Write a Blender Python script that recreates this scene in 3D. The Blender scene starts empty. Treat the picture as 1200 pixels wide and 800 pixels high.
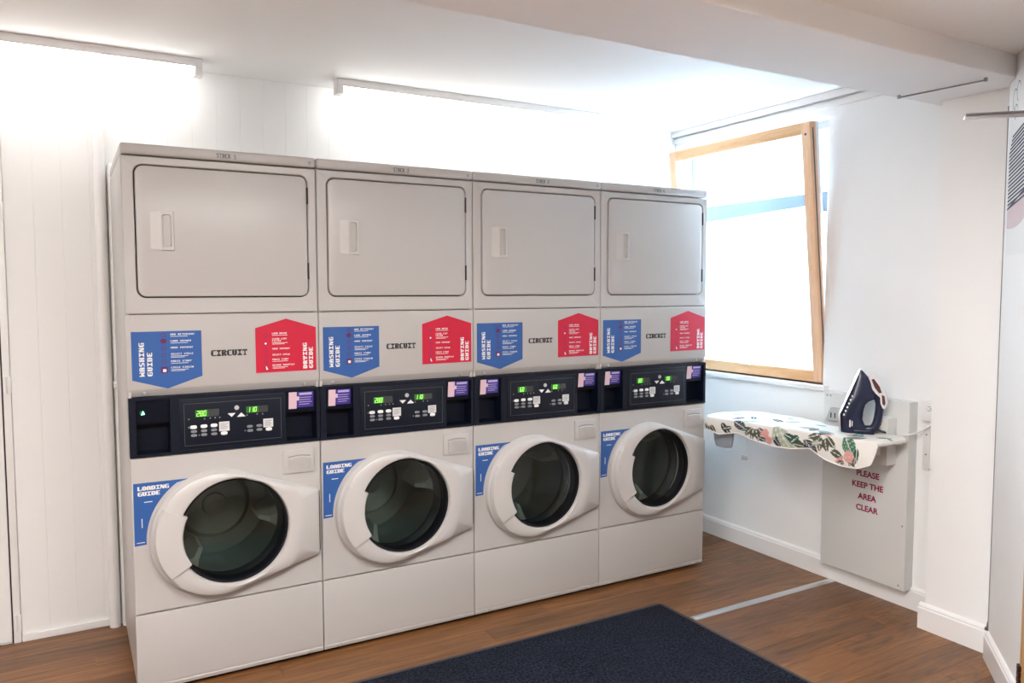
import bpy, bmesh, math, random
from mathutils import Matrix, Vector

random.seed(7)
C = bpy.context.scene.collection
PI = math.pi

# ------------------------------------------------------------------ camera
def make_camera():
    f, cx, cy, cz, yaw, pitch, roll = (913.07, -0.1756, -3.0396, 1.4701, 0.518948, -0.0658095, -0.0015182)
    fw = Vector((math.sin(yaw)*math.cos(pitch), math.cos(yaw)*math.cos(pitch), math.sin(pitch)))
    r = Vector((math.cos(yaw), -math.sin(yaw), 0)); u = r.cross(fw)
    r2 = math.cos(roll)*r + math.sin(roll)*u
    u2 = -math.sin(roll)*r + math.cos(roll)*u
    cam = bpy.data.cameras.new('camera'); cam.sensor_width = 36; cam.lens = f/1200*36
    cam.clip_start = 0.05
    o = bpy.data.objects.new('camera', cam); C.objects.link(o)
    m = Matrix((r2, u2, -fw)).transposed().to_4x4()
    m.translation = Vector((cx, cy, cz)); o.matrix_world = m
    bpy.context.scene.camera = o
make_camera()

# ------------------------------------------------------------------ sky, exposure
wd = bpy.data.worlds.new('world'); bpy.context.scene.world = wd; wd.use_nodes = True
bgn = wd.node_tree.nodes['Background']
bgn.inputs['Color'].default_value = (0.66, 0.83, 1.0, 1); bgn.inputs['Strength'].default_value = 20.0
vs = bpy.context.scene.view_settings
vs.view_transform = 'Standard'; vs.look = 'None'; vs.gamma = 1; vs.use_curve_mapping = False
vs.exposure = 0.62
bpy.context.scene.cycles.sample_clamp_indirect = 0      # daylight through the frosted film keeps its strength
LAMP = 10.0            # emission of the tube diffusers
FILL_STR = 21.5  # emission of the added fill panels

# ------------------------------------------------------------------ materials
MATS = {}
def mat(name, col, rough=0.5, metal=0.0, bump=0.0, bscale=60.0, var=0.0, vscale=3.0, emit=None, estr=0, spec=0.5, rand=0.0):
    if name in MATS: return MATS[name]
    m = bpy.data.materials.new(name); m.use_nodes = True
    nt = m.node_tree; b = nt.nodes['Principled BSDF']
    b.inputs['Base Color'].default_value = (*col, 1); b.inputs['Roughness'].default_value = rough
    b.inputs['Metallic'].default_value = metal; b.inputs['Specular IOR Level'].default_value = spec
    tc = nt.nodes.new('ShaderNodeTexCoord')
    if var > 0 or rand > 0:
        nz = nt.nodes.new('ShaderNodeTexNoise'); nz.inputs['Scale'].default_value = vscale; nz.inputs['Detail'].default_value = 4
        nt.links.new(tc.outputs['Object'], nz.inputs['Vector'])
        mr = nt.nodes.new('ShaderNodeMapRange'); mr.inputs['To Min'].default_value = 1-var; mr.inputs['To Max'].default_value = 1+var
        nt.links.new(nz.outputs['Fac'], mr.inputs['Value'])
        last = mr.outputs['Result']
        hs = nt.nodes.new('ShaderNodeHueSaturation'); hs.inputs['Color'].default_value = (*col, 1)
        nt.links.new(last, hs.inputs['Value']); nt.links.new(hs.outputs['Color'], b.inputs['Base Color'])
    if bump > 0:
        n2 = nt.nodes.new('ShaderNodeTexNoise'); n2.inputs['Scale'].default_value = bscale; n2.inputs['Detail'].default_value = 3
        nt.links.new(tc.outputs['Object'], n2.inputs['Vector'])
        bp = nt.nodes.new('ShaderNodeBump'); bp.inputs['Strength'].default_value = bump; bp.inputs['Distance'].default_value = 0.002
        nt.links.new(n2.outputs['Fac'], bp.inputs['Height']); nt.links.new(bp.outputs['Normal'], b.inputs['Normal'])
    if emit:
        b.inputs['Emission Color'].default_value = (*emit, 1); b.inputs['Emission Strength'].default_value = estr
    MATS[name] = m
    return m

def srgb(r, g, b):
    def f(c):
        c /= 255
        return c/12.92 if c <= 0.04045 else ((c+0.055)/1.055)**2.4
    return (f(r), f(g), f(b))

wall_m   = mat('wall_paint', (0.90, 0.895, 0.885), 0.55, bump=0.15, bscale=90, var=0.015)
ceil_m   = mat('ceiling_paint', (0.89, 0.885, 0.875), 0.8, bump=0.15, bscale=70, var=0.02)
trim_m   = mat('gloss_trim_paint', (0.86, 0.85, 0.84), 0.3, bump=0.05, bscale=30)
enamel_m = mat('machine_enamel', (0.49, 0.468, 0.452), 0.33, bump=0.05, bscale=200, var=0.01)
enamel2_m= mat('machine_plastic', (0.545, 0.52, 0.50), 0.3, bump=0.03, bscale=120)
seam_m   = mat('dark_seam', (0.03, 0.028, 0.03), 0.8, bump=0.1)
black_m  = mat('control_black', (0.004, 0.007, 0.017), 0.42, bump=0.1, bscale=300, spec=0.25)
cubby_m  = mat('cubby_black', (0.002, 0.004, 0.012), 0.5, bump=0.1, bscale=200, spec=0.2)
keypad_m = mat('keypad_overlay', (0.006, 0.009, 0.018), 0.38, bump=0.05, bscale=300, spec=0.25)
line_m   = mat('keypad_outline', (0.07, 0.08, 0.11), 0.4, bump=0.05)
white_m  = mat('print_white', (0.80, 0.80, 0.80), 0.5, bump=0.03)
grey_m   = mat('print_grey', (0.22, 0.23, 0.25), 0.5, bump=0.03)
ink_m    = mat('print_black', (0.02, 0.02, 0.02), 0.5, bump=0.03)
blue_m   = mat('sticker_blue', srgb(42, 88, 154), 0.45, bump=0.04, var=0.03)
red_m    = mat('sticker_red', srgb(196, 8, 52), 0.45, bump=0.04, var=0.03)
plum_m   = mat('sticker_plum', srgb(96, 28, 90), 0.4, bump=0.04)
navyp_m  = mat('sticker_navy', srgb(24, 30, 84), 0.4, bump=0.04)
purple_m = mat('sticker_purple', srgb(62, 44, 140), 0.4, bump=0.04)
pink_m   = mat('sticker_pink', srgb(225, 195, 205), 0.4, bump=0.04)
dispbg_m = mat('display_window', (0.05, 0.055, 0.055), 0.25, bump=0.02)
displit_m= mat('display_backlight', (0.01, 0.06, 0.01), 0.4, emit=(0.06, 0.55, 0.05), estr=0.13)
led_m    = mat('display_segments', (0.2, 0.8, 0.1), 0.4, emit=(0.42, 1.0, 0.14), estr=1.1)
gled_m   = mat('indicator_green', (0.1, 0.8, 0.4), 0.4, emit=(0.35, 1.0, 0.65), estr=3)
gledh_m  = mat('indicator_lens', (0.0, 0.05, 0.025), 0.3, emit=(0.0, 0.25, 0.12), estr=0.25)
steel_m  = mat('brushed_steel', (0.62, 0.62, 0.63), 0.3, 1.0, bump=0.1, bscale=150)
chrome_m = mat('chrome', (0.75, 0.75, 0.75), 0.12, 1.0, bump=0.03)
dsteel_m = mat('dark_steel', (0.30, 0.30, 0.31), 0.3, 1.0, bump=0.1, bscale=150)
alu_m    = mat('aluminium', (0.72, 0.73, 0.75), 0.35, 0.9, bump=0.1, bscale=100)
drum_m   = mat('drum_steel', (0.34, 0.37, 0.35), 0.36, 0.8, bump=0.3, bscale=120)
lifter_m = mat('drum_lifter', (0.60, 0.64, 0.56), 0.35, 0.3, bump=0.1)
rubber_m = mat('rubber_dark', (0.02, 0.02, 0.022), 0.5, bump=0.2, bscale=80)
gasket_m = mat('door_bezel_black', (0.010, 0.010, 0.014), 0.5, bump=0.03, spec=0.2)
tube_m   = mat('lamp_diffuser', (0.9, 0.9, 0.9), 0.5, emit=(1.0, 0.99, 0.965), estr=LAMP)
fillpanel_m  = mat('fill_panel_diffuser', (0.9, 0.9, 0.9), 0.5, emit=(1.0, 0.975, 0.95), estr=FILL_STR)
navy_m   = mat('iron_navy', (0.013, 0.019, 0.05), 0.25, bump=0.03)
brown_m  = mat('iron_maroon', (0.10, 0.035, 0.04), 0.3, bump=0.03)
cable_m  = mat('cable_white', (0.75, 0.75, 0.73), 0.45, bump=0.05)
greyfab_m= mat('grey_fabric', (0.36, 0.40, 0.45), 0.9, bump=0.4, bscale=300)
panelw_m = mat('panel_laminate', (0.70, 0.70, 0.68), 0.45, bump=0.05, var=0.02)
edge_m   = mat('panel_edge', (0.50, 0.49, 0.47), 0.5, bump=0.1)
sign_m   = mat('sign_crimson', srgb(150, 30, 80), 0.5, bump=0.03)
facade_m = mat('facade_render', (0.80, 0.76, 0.74), 0.9, bump=0.4, bscale=20, var=0.06)
brickw_m = mat('facade_band', (0.78, 0.58, 0.52), 0.9, bump=0.4, bscale=20, var=0.1)
extgl_m  = mat('facade_window_glass', (0.25, 0.33, 0.42), 0.1, bump=0.02)
kerb_m   = mat('railing_paint', (0.050, 0.060, 0.070), 0.95, bump=0.3, bscale=40, var=0.08, spec=0.0)
pave_m   = mat('pavement', (0.5, 0.5, 0.5), 0.9, bump=0.3, bscale=40, var=0.1)
beige_m  = mat('poster_beige', srgb(216, 196, 198), 0.6, bump=0.03)
poster_m = mat('poster_paper', (0.85, 0.85, 0.84), 0.6, bump=0.03)
pink2_m  = mat('conduit_plate', (0.78, 0.77, 0.76), 0.4, bump=0.03)

def wood_mat(name, dark, light, ax='X', rough=0.38, rand=0.22, scale=1.0, spec=0.5):
    m = bpy.data.materials.new(name); m.use_nodes = True
    nt = m.node_tree; b = nt.nodes['Principled BSDF']; L = nt.links
    tc = nt.nodes.new('ShaderNodeTexCoord'); oi = nt.nodes.new('ShaderNodeObjectInfo')
    ad = nt.nodes.new('ShaderNodeVectorMath'); ad.operation = 'ADD'
    sc = nt.nodes.new('ShaderNodeVectorMath'); sc.operation = 'SCALE'
    cmb = nt.nodes.new('ShaderNodeCombineXYZ')
    mul = nt.nodes.new('ShaderNodeMath'); mul.operation = 'MULTIPLY'; mul.inputs[1].default_value = 37.0
    L.new(oi.outputs['Random'], mul.inputs[0])
    L.new(mul.outputs[0], cmb.inputs['X']); L.new(mul.outputs[0], cmb.inputs['Y']); L.new(mul.outputs[0], cmb.inputs['Z'])
    L.new(tc.outputs['Object'], ad.inputs[0]); L.new(cmb.outputs[0], ad.inputs[1])
    mp = nt.nodes.new('ShaderNodeMapping')
    st = {'X': (1.3, 16, 16), 'Y': (16, 1.3, 16), 'Z': (16, 16, 1.3)}[ax]
    mp.inputs['Scale'].default_value = tuple(s*scale for s in st)
    L.new(ad.outputs[0], mp.inputs['Vector'])
    nz = nt.nodes.new('ShaderNodeTexNoise'); nz.inputs['Scale'].default_value = 2.2; nz.inputs['Detail'].default_value = 8
    nz.inputs['Roughness'].default_value = 0.62; nz.inputs['Distortion'].default_value = 0.9
    L.new(mp.outputs[0], nz.inputs['Vector'])
    cr = nt.nodes.new('ShaderNodeValToRGB')
    cr.color_ramp.elements[0].position = 0.30; cr.color_ramp.elements[0].color = (*dark, 1)
    cr.color_ramp.elements[1].position = 0.72; cr.color_ramp.elements[1].color = (*light, 1)
    L.new(nz.outputs['Fac'], cr.inputs['Fac'])
    hs = nt.nodes.new('ShaderNodeHueSaturation')
    mr = nt.nodes.new('ShaderNodeMapRange'); mr.inputs['To Min'].default_value = 1-rand; mr.inputs['To Max'].default_value = 1+rand
    L.new(oi.outputs['Random'], mr.inputs['Value']); L.new(mr.outputs[0], hs.inputs['Value'])
    L.new(cr.outputs['Color'], hs.inputs['Color']); L.new(hs.outputs['Color'], b.inputs['Base Color'])
    b.inputs['Roughness'].default_value = rough; b.inputs['Specular IOR Level'].default_value = spec
    bp = nt.nodes.new('ShaderNodeBump'); bp.inputs['Strength'].default_value = 0.12; bp.inputs['Distance'].default_value = 0.002
    L.new(nz.outputs['Fac'], bp.inputs['Height']); L.new(bp.outputs['Normal'], b.inputs['Normal'])
    MATS[name] = m
    return m
floor_m = wood_mat('vinyl_oak', srgb(82, 52, 30), srgb(146, 98, 54))
pine_m  = wood_mat('pine_sash', srgb(224, 170, 118), srgb(245, 202, 154), 'Y', 0.4, 0.04, 1.5)
pinez_m = wood_mat('pine_stile', srgb(226, 176, 134), srgb(246, 206, 170), 'Z', 0.4, 0.04, 1.5)
jamb_m  = wood_mat('door_edge_wood', srgb(190, 140, 90), srgb(222, 176, 124), 'Z', 0.5, 0.04, 1.5)

def glass_mat(name, tint, gloss_rough=0.02, ior=1.5):
    m = bpy.data.materials.new(name); m.use_nodes = True
    nt = m.node_tree; nt.nodes.clear()
    out = nt.nodes.new('ShaderNodeOutputMaterial'); mix = nt.nodes.new('ShaderNodeMixShader')
    tr = nt.nodes.new('ShaderNodeBsdfTransparent'); tr.inputs['Color'].default_value = (*tint, 1)
    gl = nt.nodes.new('ShaderNodeBsdfGlossy'); gl.inputs['Roughness'].default_value = gloss_rough
    fr = nt.nodes.new('ShaderNodeFresnel'); ge = nt.nodes.new('ShaderNodeNewGeometry'); mi = nt.nodes.new('ShaderNodeMapRange')     # same reflectance from either side of a thin sheet
    mi.inputs['To Min'].default_value = ior; mi.inputs['To Max'].default_value = 1/ior
    nt.links.new(ge.outputs['Backfacing'], mi.inputs['Value']); nt.links.new(mi.outputs['Result'], fr.inputs['IOR'])
    nt.links.new(fr.outputs[0], mix.inputs['Fac']); nt.links.new(tr.outputs[0], mix.inputs[1]); nt.links.new(gl.outputs[0], mix.inputs[2])
    nt.links.new(mix.outputs[0], out.inputs['Surface'])
    MATS[name] = m
    return m
port_m = glass_mat('porthole_glass', (0.66, 0.71, 0.71), 0.03, 1.40)
bowl_m = glass_mat('bowl_glass', (0.80, 0.83, 0.81), 0.12, 1.12)
pane_m = glass_mat('window_glass', (0.93, 0.97, 0.98), 0.01, 1.45)

def film_mat():
    m = bpy.data.materials.new('frosted_film'); m.use_nodes = True
    nt = m.node_tree; nt.nodes.clear()
    out = nt.nodes.new('ShaderNodeOutputMaterial'); mix = nt.nodes.new('ShaderNodeMixShader'); mix.inputs['Fac'].default_value = 0.3
    tl = nt.nodes.new('ShaderNodeBsdfTranslucent'); tl.inputs['Color'].default_value = (0.88, 0.95, 1.0, 1)
    df = nt.nodes.new('ShaderNodeBsdfDiffuse'); df.inputs['Color'].default_value = (0.85, 0.92, 0.97, 1)
    tc = nt.nodes.new('ShaderNodeTexCoord'); nz = nt.nodes.new('ShaderNodeTexNoise'); nz.inputs['Scale'].default_value = 400
    bp = nt.nodes.new('ShaderNodeBump'); bp.inputs['Strength'].default_value = 0.1
    nt.links.new(tc.outputs['Object'], nz.inputs['Vector']); nt.links.new(nz.outputs['Fac'], bp.inputs['Height'])
    nt.links.new(bp.outputs['Normal'], df.inputs['Normal'])
    nt.links.new(tl.outputs[0], mix.inputs[1]); nt.links.new(df.outputs[0], mix.inputs[2]); nt.links.new(mix.outputs[0], out.inputs['Surface'])
    return m
film_m = film_mat()

def mat_carpet():
    m = bpy.data.materials.new('mat_pile'); m.use_nodes = True
    nt = m.node_tree; b = nt.nodes['Principled BSDF']; L = nt.links
    tc = nt.nodes.new('ShaderNodeTexCoord')
    nz = nt.nodes.new('ShaderNodeTexNoise'); nz.inputs['Scale'].default_value = 105; nz.inputs['Detail'].default_value = 6
    n3 = nt.nodes.new('ShaderNodeTexNoise'); n3.inputs['Scale'].default_value = 9; n3.inputs['Detail'].default_value = 4
    L.new(tc.outputs['Object'], nz.inputs['Vector']); L.new(tc.outputs['Object'], n3.inputs['Vector'])
    cr = nt.nodes.new('ShaderNodeValToRGB')
    cr.color_ramp.elements[0].position = 0.42; cr.color_ramp.elements[0].color = (0.0025, 0.0035, 0.0075, 1)
    cr.color_ramp.elements[1].position = 0.68; cr.color_ramp.elements[1].color = (0.026, 0.033, 0.053, 1)
    L.new(nz.outputs['Fac'], cr.inputs['Fac'])
    hs = nt.nodes.new('ShaderNodeHueSaturation'); mr = nt.nodes.new('ShaderNodeMapRange')
    mr.inputs['To Min'].default_value = 0.6; mr.inputs['To Max'].default_value = 1.4
    L.new(n3.outputs['Fac'], mr.inputs['Value']); L.new(mr.outputs[0], hs.inputs['Value']); L.new(cr.outputs['Color'], hs.inputs['Color'])
    L.new(hs.outputs['Color'], b.inputs['Base Color']); b.inputs['Roughness'].default_value = 0.95
    b.inputs['Specular IOR Level'].default_value = 0.15
    bp = nt.nodes.new('ShaderNodeBump'); bp.inputs['Strength'].default_value = 0.9; bp.inputs['Distance'].default_value = 0.006
    L.new(nz.outputs['Fac'], bp.inputs['Height']); L.new(bp.outputs['Normal'], b.inputs['Normal'])
    return m
carpet_m = mat_carpet()

def print_mat():
    m = bpy.data.materials.new('floral_cotton'); m.use_nodes = True
    nt = m.node_tree; b = nt.nodes['Principled BSDF']
    at = nt.nodes.new('ShaderNodeAttribute'); at.attribute_name = 'print'
    nt.links.new(at.outputs['Color'], b.inputs['Base Color']); b.inputs['Roughness'].default_value = 0.85
    b.inputs['Specular IOR Level'].default_value = 0.2
    tc = nt.nodes.new('ShaderNodeTexCoord'); nz = nt.nodes.new('ShaderNodeTexNoise'); nz.inputs['Scale'].default_value = 700
    bp = nt.nodes.new('ShaderNodeBump'); bp.inputs['Strength'].default_value = 0.2; bp.inputs['Distance'].default_value = 0.001
    nt.links.new(tc.outputs['Object'], nz.inputs['Vector']); nt.links.new(nz.outputs['Fac'], bp.inputs['Height'])
    nt.links.new(bp.outputs['Normal'], b.inputs['Normal'])
    return m
floral_m = print_mat()

# ------------------------------------------------------------------ mesh helpers
class MB:
    def __init__(s): s.v = []; s.f = []
    def add(s, vs, fs):
        o = len(s.v); s.v += [tuple(p) for p in vs]; s.f += [tuple(i+o for i in f) for f in fs]
    def box(s, x0, x1, y0, y1, z0, z1):
        s.add([(x0,y0,z0),(x1,y0,z0),(x1,y1,z0),(x0,y1,z0),(x0,y0,z1),(x1,y0,z1),(x1,y1,z1),(x0,y1,z1)],
              [(0,3,2,1),(4,5,6,7),(0,1,5,4),(1,2,6,5),(2,3,7,6),(3,0,4,7)])
    def rbox(s, x0, x1, y0, y1, z0, z1, r=0.003, seg=2):
        bm = bmesh.new()
        bmesh.ops.create_cube(bm, size=1)
        for v in bm.verts:
            v.co = Vector(((x0+x1)/2+v.co.x*(x1-x0), (y0+y1)/2+v.co.y*(y1-y0), (z0+z1)/2+v.co.z*(z1-z0)))
        r = min(r, (x1-x0)*0.45, (y1-y0)*0.45, (z1-z0)*0.45)
        bmesh.ops.bevel(bm, geom=list(bm.edges), offset=r, segments=seg, profile=0.6, affect='EDGES')
        bm.verts.index_update()
        s.add([v.co for v in bm.verts], [[v.index for v in f.verts] for f in bm.faces]); bm.free()
    def rings(s, rows, close=True, capa=False, capb=False):
        n = len(rows[0]); vs = [p for r in rows for p in r]; fs = []
        for i in range(len(rows)-1):
            for j in range(n if close else n-1):
                k = (j+1) % n
                fs.append((i*n+j, i*n+k, (i+1)*n+k, (i+1)*n+j))
        if capa: fs.append(tuple(range(n-1, -1, -1)))
        if capb: fs.append(tuple((len(rows)-1)*n+j for j in range(n)))
        s.add(vs, fs)
    def prism(s, poly, y0, y1):           # poly of (x,z), extruded along y
        s.rings([[(x, y0, z) for x, z in poly], [(x, y1, z) for x, z in poly]], True, True, True)
    def cyl(s, c, r, h, ax='z', n=20, r2=None):
        r2 = r if r2 is None else r2
        rows = []
        for rr, t in ((r, 0), (r2, h)):
            ring = []
            for i in range(n):
                a = 2*PI*i/n; p, q = rr*math.cos(a), rr*math.sin(a)
                ring.append({'z': (c[0]+p, c[1]+q, c[2]+t), 'y': (c[0]+p, c[1]+t, c[2]+q), 'x': (c[0]+t, c[1]+p, c[2]+q)}[ax])
            rows.append(ring)
        s.rings(rows, True, True, True)
    def tube(s, pts, rad, n=8, smooth=6):
        P = [Vector(p) for p in pts]
        if smooth and len(P) > 2:
            Q = []
            for i in range(len(P)-1):
                p0, p1, p2, p3 = P[max(i-1,0)], P[i], P[i+1], P[min(i+2,len(P)-1)]
                for k in range(smooth):
                    t = k/smooth
                    Q.append(0.5*((2*p1)+(-p0+p2)*t+(2*p0-5*p1+4*p2-p3)*t*t+(-p0+3*p1-3*p2+p3)*t**3))
            Q.append(P[-1]); P = Q
        rows = []; up = None
        for i, p in enumerate(P):
            d = (P[min(i+1,len(P)-1)]-P[max(i-1,0)]).normalized()
            if up is None:
                up = Vector((0,0,1)) if abs(d.z) < 0.9 else Vector((1,0,0))
            a = (up - d*up.dot(d)).normalized(); up = a; b = d.cross(a)
            r = rad[min(int(i/(len(P)-1)*(len(rad)-1)+0.5), len(rad)-1)] if isinstance(rad, (list, tuple)) else rad
            rows.append([tuple(p + r*(math.cos(2*PI*k/n)*a + math.sin(2*PI*k/n)*b)) for k in range(n)])
        s.rings(rows, True, True, True)
    def mesh(s, name, m, smooth=False):
        me = bpy.data.meshes.new(name); me.from_pydata(s.v, [], s.f); me.validate()
        bm = bmesh.new(); bm.from_mesh(me); bmesh.ops.recalc_face_normals(bm, faces=bm.faces); bm.to_mesh(me); bm.free()
        if m: me.materials.append(m)
        if smooth:
            for p in me.polygons: p.use_smooth = True
            try: me.set_sharp_from_angle(angle=math.radians(38))
            except Exception: pass
        return me

def link(name, me, parent=None, loc=(0,0,0)):
    o = bpy.data.objects.new(name, me); C.objects.link(o); o.location = loc
    if parent: o.parent = parent
    return o
def obj(name, mb, m, parent=None, smooth=True, loc=(0,0,0)):
    return link(name, mb.mesh(name, m, smooth), parent, loc)
def thing(name, label, cat, loc=(0,0,0), rz=0, group=None):
    o = bpy.data.objects.new(name, None); C.objects.link(o); o.location = loc; o.rotation_euler = (0,0,rz)
    o.empty_display_size = 0.1
    tag(o, label, cat, group); return o
def tag(o, label, cat, group=None):
    o['label'] = label; o['category'] = cat
    if group: o['group'] = group
    return o
def struct(name, mb=None, m=None, loc=(0,0,0), smooth=False):
    if mb is None:
        o = bpy.data.objects.new(name, None); C.objects.link(o)
    else: o = obj(name, mb, m, None, smooth, loc)
    o['kind'] = 'structure'; return o

# 5x7 block letters
GL = {'A':'01110 11011 11011 11111 11011 11011 11011','C':'01111 11000 11000 11000 11000 11000 01111',
'D':'11110 11011 11011 11011 11011 11011 11110','E':'11111 11000 11000 11110 11000 11000 11111',
'F':'11111 11000 11000 11110 11000 11000 11000','G':'01111 11000 11000 11011 11001 11001 01111',
'H':'11011 11011 11011 11111 11011 11011 11011','I':'11111 01110 00100 00100 00100 01110 11111',
'K':'11001 11011 11110 11100 11110 11011 11001','L':'11000 11000 11000 11000 11000 11001 11111',
'M':'10001 11011 11111 11111 10101 10001 10001','N':'11001 11101 11101 11111 10111 10111 10011',
'O':'01110 11011 11011 11011 11011 11011 01110','P':'11110 11011 11011 11110 11000 11000 11000',
'R':'11110 11011 11011 11110 11110 11011 11011','S':'01111 11000 11000 01110 00011 00011 11110',
'T':'11111 10101 00100 00100 00100 00100 01110','U':'11011 11011 11011 11011 11011 11011 01110',
'V':'11011 11011 11011 11011 11011 01110 00100','W':'10001 10001 10101 11111 11111 11011 10001',
'X':'11011 11011 01110 00100 01110 11011 11011','Y':'11011 11011 11011 01110 00100 00100 01110',
'1':'00100 01100 11100 00100 00100 00100 11111','2':'01110 11011 00011 00110 01100 11000 11111',
'3':'11110 00011 00011 01110 00011 00011 11110','4':'00110 01110 11010 11010 11111 00010 00111'}
def letters(mb, text, x, z, w, h, y, rot=False, gap=0.25, fat=0.0):
    """w,h: size of one letter; starts at (x,z) lower left; rot: reads upward."""
    cw, ch = w/5, h/7
    for i, c in enumerate(text):
        if c == ' ': continue
        for r, row in enumerate(GL[c].split()):
            k = 0
            while k < 5:
                if row[k] == '1':
                    e = k
                    while e < 5 and row[e] == '1': e += 1
                    a0 = i*w*(1+gap) + k*cw; a1 = i*w*(1+gap) + e*cw
                    b0 = (6-r-fat*0.7)*ch; b1 = (7-r+fat*0.7)*ch; a0 -= fat*cw; a1 += fat*cw
                    if rot: q = [(x-b0, z+a0), (x-b0, z+a1), (x-b1, z+a1), (x-b1, z+a0)]
                    else:   q = [(x+a0, z+b0), (x+a1, z+b0), (x+a1, z+b1), (x+a0, z+b1)]
                    mb.add([(p, y, s) for p, s in q], [(0,1,2,3)])
                    k = e
                else: k += 1
def flat(mb, poly, y): mb.add([(x, y, z) for x, z in poly], [tuple(range(len(poly)))])
def rectp(x0, x1, z0, z1): return [(x0,z0),(x1,z0),(x1,z1),(x0,z1)]
def ellp(cx, cz, a, b, n=14): return [(cx+a*math.cos(2*PI*i/n), cz+b*math.sin(2*PI*i/n)) for i in range(n)]

# polar outlines
def sd_rr(px, pz, hw, hh, r):
    qx, qz = abs(px)-hw+r, abs(pz)-hh+r
    return math.hypot(max(qx,0), max(qz,0)) + min(max(qx,qz),0) - r
def rr_polar(cx, cz, x0, x1, z0, z1, r, th):
    mx, mz, hw, hh = (x0+x1)/2, (z0+z1)/2, (x1-x0)/2, (z1-z0)/2
    d = (math.cos(th), math.sin(th)); a, b = 0.0, 3.0
    for _ in range(40):
        m = (a+b)/2
        if sd_rr(cx+m*d[0]-mx, cz+m*d[1]-mz, hw, hh, r) < 0: a = m
        else: b = m
    return (cx+a*d[0], cz+a*d[1])
def angles_for(cx, cz, rects, n=64):
    th = [2*PI*i/n for i in range(n)]
    for x0, x1, z0, z1, r in rects:
        for X, sx in ((x0,1),(x1,-1)):
            for Z, sz in ((z0,1),(z1,-1)):
                if r == 0: th.append(math.atan2(Z-cz, X-cx) % (2*PI))
                else:
                    for k in range(7):
                        a = PI/2*k/6
                        th.append(math.atan2(Z+sz*r*(1-math.sin(a))-cz, X+sx*r*(1-math.cos(a))-cx) % (2*PI))
    th.sort(); out = []
    for t in th:
        if not out or t-out[-1] > 1e-4: out.append(t)
    return out
def rr_ring(cx, cz, rect, th, y, inset=0):
    x0, x1, z0, z1, r = rect
    return [(p[0], y, p[1]) for p in (rr_polar(cx, cz, x0+inset, x1-inset, z0+inset, z1-inset, max(r-inset, 0 if r == 0 else 0.001), t) for t in th)]

# ------------------------------------------------------------------ the room
XL, XR, YB, YF = -1.9, 3.17, 0.75, -6.0
ZC, ZLOW = 2.45, 2.335
# floor: slab plus planks
mb = MB(); mb.box(XL-0.1, XR+0.12, -1.80, YB+0.1, -0.12, -0.012); mb.box(XL-0.1, XR+0.12, YF-0.1, -1.80, -0.12, 0)
floor = struct('floor', mb, floor_m)
PW, PL = 0.1196, 1.2
mb = MB(); mb.rbox(0, PL, 0, PW, -0.012, 0, 0.0009, 1); plank_me = mb.mesh('plank', floor_m)
y = -1.80; row = 0
while y < YB - 0.01:
    off = [0.0, 0.47, 0.83, 0.21, 0.62, 1.02, 0.35][row % 7]
    x = XL - off
    while x < XR:
        a, b = max(x, XL), min(x+PL, XR)
        hidden = (y > 0.06 and y+PW < 0.66 and a > 0.0 and b < 2.9) or (y+PW < -1.2 and b < 0.0) or b < -0.75
        if b-a > 0.05 and not hidden:
            p = link('plank', plank_me, floor, (a, y+0.0002, 0)); p.scale = ((b-a-0.0006)/PL, 1, 1)
            if y+PW > YB: p.scale.y = (YB-y)/PW
        elif b-a > 0.05:
            p = link('plank', plank_me, floor, (a, y+0.0002, 0)); p.scale = ((b-a-0.0006)/PL, 1, 1)
        x += PL
    y += PW; row += 1

# walls
DX = -0.415
mb = MB(); mb.box(XL-0.1, XR+0.12, YB+0.012, YB+0.12, 0, ZC+0.1)
wall_back = struct('wall_back', mb, wall_m)
mb = MB(); mb.rbox(0, 0.1033, 0, 0.014, 0.0, ZC, 0.0011, 1); wp = mb.mesh('plank', wall_m)
x = -0.3845
while x < XR-0.02:
    p = link('plank', wp, wall_back, (x, YB, 0))
    if x+0.1032 > XR: p.scale.x = (XR-x)/0.1032
    x += 0.1035
mb = MB(); mb.box(XL-0.12, XL, YF-0.1, YB+0.012, 0, ZC+0.1); struct('wall_left', mb, wall_m)
mb = MB(); mb.box(XL, XR+0.12, YF-0.12, YF, 0, ZC+0.1); struct('wall_front', mb, wall_m)
# right wall with window opening
WY0, WY1, WZ0, WZ1 = -0.387, 0.668, 0.985, 2.335
mb = MB(); T = 0.16
mb.box(XR, XR+T, -1.06, WY0, 0, ZC+0.1); mb.box(XR, XR+T, WY1, YB+0.12, 0, ZC+0.1)
mb.box(XR, XR+T, WY0, WY1, 0, WZ0); mb.box(XR, XR+T, WY0, WY1, WZ1, ZC+0.1)
wall_right = struct('wall_right', mb, wall_m)
# pillar, nib wall, wall beyond the door
mb = MB(); mb.box(3.02, XR+T, -1.36, -1.06, 0, ZC+0.1); struct('wall_pillar', mb, wall_m)
ND = Vector((-0.77, -0.64, 0)).normalized(); NN = Vector((ND.y, -ND.x, 0))     # along / outward normal
if NN.x > 0: NN = -NN
N0 = Vector((2.985, -1.345, 0))
def nibp(s, d, z): p = N0 + ND*s + NN*d; return (p.x, p.y, z)
def nibbox(mb, s0, s1, d0, d1, z0, z1):
    mb.add([nibp(s0,d0,z0),nibp(s1,d0,z0),nibp(s1,d1,z0),nibp(s0,d1,z0),nibp(s0,d0,z1),nibp(s1,d0,z1),nibp(s1,d1,z1),nibp(s0,d1,z1)],
           [(0,3,2,1),(4,5,6,7),(0,1,5,4),(1,2,6,5),(2,3,7,6),(3,0,4,7)])
mb = MB(); nibbox(mb, 0.012, 0.50, -0.10, 0, 0, ZLOW); struct('wall_nib', mb, wall_m)
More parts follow.
